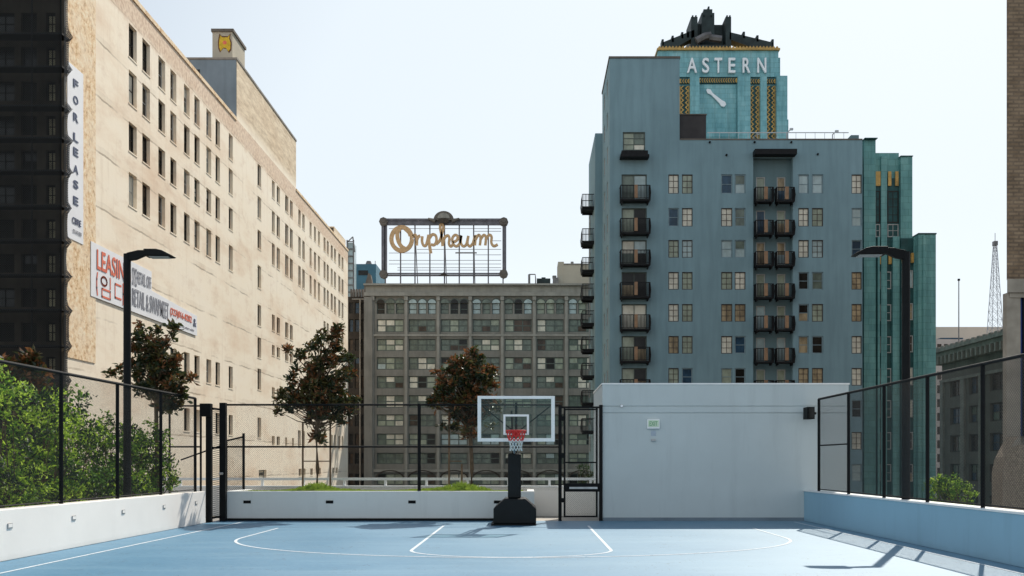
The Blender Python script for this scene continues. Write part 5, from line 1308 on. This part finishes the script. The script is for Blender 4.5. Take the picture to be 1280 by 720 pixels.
W = MB(); W.box(X_(1078.5), X_(1094.5), PD2-0.6, PD2+16.1, Z_(175.5), Z_(174.5)); W.box(X_(1124.5), X_(1140), PD2-0.3, PD2+16.1, Z_(196.5), Z_(195.5)); W.box(X_(1140.5), X_(1163), PD2-1.5, PD2+14.1, Z_(297), Z_(295.5)); W.build('coping', 'terradark', t)
W = MB(); W.tube([(X_(1100.5),PD2+3,Z_(192)),(X_(1100.5),PD2+3,Z_(187))], 0.42, 10); W.build('roof_vent', 'roofiron', t)
def flatwin(a, b, p0, p1, y, cols, rows, pal_, fm='frame_white'):
    add_window(t, (X_(a)+X_(b))/2, y, Z_(p1), X_(b)-X_(a), Z_(p0)-Z_(p1), 0, cols, rows, 0.09, fm, cols, 2, pal_, depth=0.025)
flatwin(1110, 1124, 238, 278, PD2+0.20, 2, 4, ['pd','pb','pd'], 'frame_dark'); flatwin(1110, 1124, 279.5, 296, PD2+0.20, 2, 2, ['pb','ps'])
flatwin(1094.8, 1101, 238, 278, PD2+0.20, 1, 4, ['pd'], 'frame_dark'); flatwin(1094.8, 1101, 279.5, 296, PD2+0.20, 1, 2, ['pb','pd'])
for i, (p0, p1) in enumerate(((339,361),(380,401),(420,441),(460,482),(500,522),(540,562),(580,602))):
    pl = [['pd','ps'],['po','pw'],['pw','po'],['pc','pw'],['pw','pc'],['po','pw'],['pd','pw']][i]
    flatwin(1100.3, 1114.8, p0, p1, PD2+0.20, 2, 2, pl); flatwin(1125, 1138.8, p0, p1, PD2-0.45, 2, 2, pl)

# ------------------------------------------------------------------ RIGHT SIDE
SX = 55.0
def DS(px): return SX*F/(px-CX)
t = thing('dark_stone_building', 'dark stone building with a heavy bracketed cornice behind the right fence', 'building', (SX, 120, STREET))
y0s, y1s = 95.0, DS(1177.5); tp = 15.6
cs = [(1187.5,1200.5),(1211,1223),(1237,1255)]
rws = [(463,488),(503,526),(541,564),(580,603)]
ops = []
allc = [(DS(b), DS(a)) for a, b in cs]+[(109.5,112.5),(104,107),(98.5,101.5)]
for a, b in allc:
    for p0, p1 in rws+[(620,643)]:
        ops.append((a-y0s, b-y0s, WZ(p1,DS(1246))-STREET, WZ(p0,DS(1246))-STREET))
W = MB(); W.facade((SX,y0s,STREET),(0,1,0),(-1,0,0),y1s-y0s,tp-STREET,ops,0.5); W.box(SX+0.5, SX+25, y0s, y1s, STREET, tp); W.build('wall','sideGrey',t)
for (a,b,c,d) in ops: add_window(t, SX, y0s+(a+b)/2, STREET+c, b-a, d-c, -math.pi/2, 2, 2, 0.16, 'frame_dark', 2, 2, ['pd','pg','po','pd','pb'], depth=0.4)
W = MB(); W.box(SX-1.4, SX+25, y0s, y1s+1.2, tp+0.3, tp+0.75); W.box(SX-0.9, SX-0.003, y0s, y1s+0.8, tp-0.25, tp+0.298); W.box(SX-0.35, SX-0.003, y0s, y1s, 12.0, 12.35)
y = y0s
while y < y1s-0.3: W.box(SX-1.25, SX-0.003, y, y+0.35, tp-1.25, tp-0.252); y += 1.25
W.build('cornice','sideLight',t)
W = MB()
for k in range(26): W.box(SX-1.3, SX-0.9, y0s+k*1.5, y0s+k*1.5+0.7, tp+0.75, tp+1.0)
W.build('cresting','sideLight',t)
W = MB()
for a, b in zip([y1s-0.9]+[c[0]-1.6 for c in allc], [y1s]+[c[0]-0.6 for c in allc]): W.box(SX-0.3, SX-0.003, a, b, STREET, 11.98)
W.build('pilasters','sideLight',t)
# beige building far
d = 262.0
t = thing('beige_building', 'distant plain beige building top behind the dark cornice building', 'building', (WX(1210,d), d, STREET))
W = MB(); W.box(WX(1140,d), WX(1300,d), d+8, d+30, STREET, WZ(403.5,d)); W.build('upper_wall','beige',t)
ops = []; wx0 = WX(1140,d); tpz = WZ(424,d)
for i in range(14):
    for a, b in ((1164,1169),(1171.5,1177),(1180,1185),(1188,1193),(1197,1202),(1208,1213),(1220,1226),(1236,1242)): ops.append((WX(a,d)-wx0, WX(b,d)-wx0, WZ(440+i*17.2,d)-STREET, WZ(430+i*17.2,d)-STREET))
ops = [o for o in ops if o[2] > 0.5]
W = MB(); W.facade((wx0,d,STREET),(1,0,0),(0,-1,0),WX(1300,d)-wx0,tpz-STREET,ops,0.5); W.box(wx0,WX(1300,d),d+0.5,d+7.9,STREET,tpz); W.build('lower_wall','beigepale',t)
W = MB()
for (a,b,c,e) in ops: W.quad((wx0+a,d+0.3,STREET+c),(wx0+b,d+0.3,STREET+c),(wx0+b,d+0.3,STREET+e),(wx0+a,d+0.3,STREET+e))
o = W.build('windows','po',t,kind='stuff')
W = MB(); W.box(WX(1162,d), WX(1169,d), d-0.3, d-0.01, WZ(428,d)-1.8, WZ(428,d)+0.6); W.build('roof_vent','pb',t)
W = MB(); W.box(WX(1178,d), WX(1206,d), d+1, d+6, tpz+0.01, WZ(434,d)+2.6); W.build('louvre_band','pb',t)
# mast
d = 240.0
t = thing('antenna_mast', 'single thin antenna mast on the roof left of the lattice tower', 'antenna', (WX(1198.5,d), d, WZ(445,d)))
W = MB(); W.tube([(WX(1198.5,d),d,STREET),(WX(1198.5,d),d,WZ(350,d))], [0.22,0.12], 6); W.build('mast','darksteel',t)
W = MB(); W.box(WX(1197.3,d), WX(1199.7,d), d-0.2, d+0.2, WZ(351,d), WZ(348.5,d)); W.build('beacon','black',t)
d = 250.0
t = thing('lattice_tower', 'pale lattice radio tower beside the brick building', 'tower', (WX(1248.5,d), d, WZ(440,d)))
W = MB(); zb_, zt_ = WZ(450,d), WZ(305,d); cxp = WX(1248.5,d); n = 14
def lp(i, f):
    r = 1.75*(1-f)+0.32*f; sx = (-1,1,1,-1)[i]; sy = (-1,-1,1,1)[i]
    return Vector((cxp+sx*r, d+2+sy*r, zb_+(zt_-zb_)*f))
for i in range(4):
    W.tube([lp(i,-1.0), lp(i,0), lp(i,1)], 0.08, 4)
    for k in range(n):
        W.bar(lp(i,k/n), lp((i+1)%4,(k+1)/n), 0.055); W.bar(lp((i+1)%4,k/n), lp(i,(k+1)/n), 0.055); W.bar(lp(i,(k+1)/n), lp((i+1)%4,(k+1)/n), 0.055)
W.build('lattice','palesteel',t)
W = MB(); W.box(cxp-0.45, cxp+0.45, d+1.4, d+2.6, zt_, zt_+1.1); W.tube([(cxp,d+2,zt_+1.1),(cxp,d+2,WZ(289,d))], 0.07, 5); W.build('beacon','darksteel',t)
# brick building right edge
d = 40.0; X_ = lambda px: WX(px, d); Z_ = lambda py: WZ(py, d)
t = thing('brick_building', 'tall brown brick building over a stone base at the right edge', 'building', (X_(1300), d, STREET))
bp = lambda dx=0.0, dy=0.0: [(X_(1258.3)+dx,d+dy),(X_(1500),d+dy),(X_(1500)+22,d+30),(X_(1258.3)+16+dx,d+30)]
W = MB(); W.prismz(bp(), Z_(349), 32); W.build('brick_wall','brick',t)
W = MB(); W.box(X_(1258.6), X_(1276), d+0.02, d+0.345, STREET, Z_(366)); W.prismz(bp(0.25,0.35), STREET, Z_(366)); W.build('stone_pier','stone',t)
W = MB(); W.prismz(bp(-0.03,-0.10), Z_(366), Z_(349)-0.003); W.box(X_(1262), X_(1500), d-0.02, d+0.018, Z_(372), Z_(366)-0.003); W.build('stone_lintel','stone',t)
W = MB(); W.box(X_(1276.2), X_(1340), d+0.15, d+0.34, Z_(545), Z_(371)); W.build('blue_panel','cobalt',t)
W = MB()
for px in (1280, 1296, 1312): W.box(X_(px), X_(px)+0.06, d+0.08, d+0.148, Z_(545), Z_(371))
W.build('mullion','black',t)
W = MB(); W.prism([(X_(1239.5),STREET),(X_(1500),STREET),(X_(1500),Z_(556)),(X_(1262),Z_(556)),(X_(1259),Z_(546)),(X_(1253),Z_(556)),(X_(1244),Z_(572)),(X_(1240),Z_(590))], d-0.9, d+0.018)
W.build('buttress','stonerough',t)
W = MB(); W.prism([(X_(1250),Z_(559)),(X_(1259),Z_(546)),(X_(1262.5),Z_(556))][0:3], d-0.93, d-0.902); W.build('buttress_cap','stone',t)
W = MB(); W.box(X_(1268), X_(1290), d-0.93, d-0.903, STREET, Z_(590)); W.build('recessed_panel','stonerough',t)

# ------------------------------------------------------------------ camera, light, world
cam = bpy.data.cameras.new('camera'); co = bpy.data.objects.new('camera', cam); C.objects.link(co)
co.location = (0, 0, EYE); co.rotation_euler = (math.pi/2, 0, 0)
cam.sensor_width = 36.0; cam.lens = 36.0*F/1280.0
cam.shift_x = -(CX-640)/1280.0; cam.shift_y = (CY-360)/1280.0
cam.clip_start = 0.1; cam.clip_end = 9000
scene.camera = co
kx, ky = 0.41, 0.88
sd_ = Vector((kx, ky, 1.0)).normalized()
sun = bpy.data.lights.new('sun', 'SUN'); sun.energy = 5.0; sun.angle = math.radians(0.5); sun.color = (1.0, 0.94, 0.84)
so = bpy.data.objects.new('sun', sun); C.objects.link(so); so.rotation_euler = sd_.to_track_quat('Z', 'Y').to_euler()
wd = bpy.data.worlds.new('World'); scene.world = wd; wd.use_nodes = True
nt = wd.node_tree; nt.nodes.clear()
out = nt.nodes.new('ShaderNodeOutputWorld'); bg = nt.nodes.new('ShaderNodeBackground'); sky = nt.nodes.new('ShaderNodeTexSky')
sky.sky_type = 'NISHITA'; sky.sun_disc = False; sky.sun_elevation = math.asin(sd_.z); sky.sun_rotation = math.atan2(sd_.x, sd_.y)
sky.altitude = 100; sky.air_density = 1.0; sky.dust_density = 2.2; sky.ozone_density = 1.0
bg.inputs['Strength'].default_value = 0.15
mx = nt.nodes.new('ShaderNodeMix'); mx.data_type = 'RGBA'; 
tc = nt.nodes.new('ShaderNodeTexCoord'); dt = nt.nodes.new('ShaderNodeVectorMath'); dt.operation = 'DOT_PRODUCT'
nt.links.new(tc.outputs['Generated'], dt.inputs[0]); hs_ = Vector((sd_.x, sd_.y, 0)).normalized(); dt.inputs[1].default_value = (hs_.x, hs_.y, 0)
ab = nt.nodes.new('ShaderNodeMath'); ab.operation = 'ABSOLUTE'; nt.links.new(dt.outputs['Value'], ab.inputs[0])
mr = nt.nodes.new('ShaderNodeMapRange'); mr.inputs[1].default_value = 0.30; mr.inputs[2].default_value = 0.75; mr.inputs[3].default_value = 0.0; mr.inputs[4].default_value = 0.85
nt.links.new(ab.outputs[0], mr.inputs[0]); sz = nt.nodes.new('ShaderNodeSeparateXYZ'); nt.links.new(tc.outputs['Generated'], sz.inputs[0])
mh = nt.nodes.new('ShaderNodeMapRange'); mh.inputs[1].default_value = 0.62; mh.inputs[2].default_value = 0.15; mh.inputs[3].default_value = 0.0; mh.inputs[4].default_value = 1.0
nt.links.new(sz.outputs[2], mh.inputs[0])
mm = nt.nodes.new('ShaderNodeMath'); mm.operation = 'MAXIMUM'; nt.links.new(mr.outputs[0], mm.inputs[0]); nt.links.new(mh.outputs[0], mm.inputs[1])
nt.links.new(mm.outputs[0], mx.inputs[0])
vs = nt.nodes.new('ShaderNodeVectorMath'); vs.operation = 'SCALE'; vs.inputs[3].default_value = 0.62
nt.links.new(sky.outputs[0], vs.inputs[0]); nt.links.new(vs.outputs[0], mx.inputs[6]); mx.inputs[7].default_value = (6.15, 6.75, 7.15, 1)
nt.links.new(mx.outputs[2], bg.inputs['Color']); nt.links.new(bg.outputs[0], out.inputs['Surface'])
scene.view_settings.view_transform = 'Standard'; scene.view_settings.look = 'None'; scene.view_settings.exposure = 0
for o in bpy.data.objects:
    if '_org' in o: del o['_org']
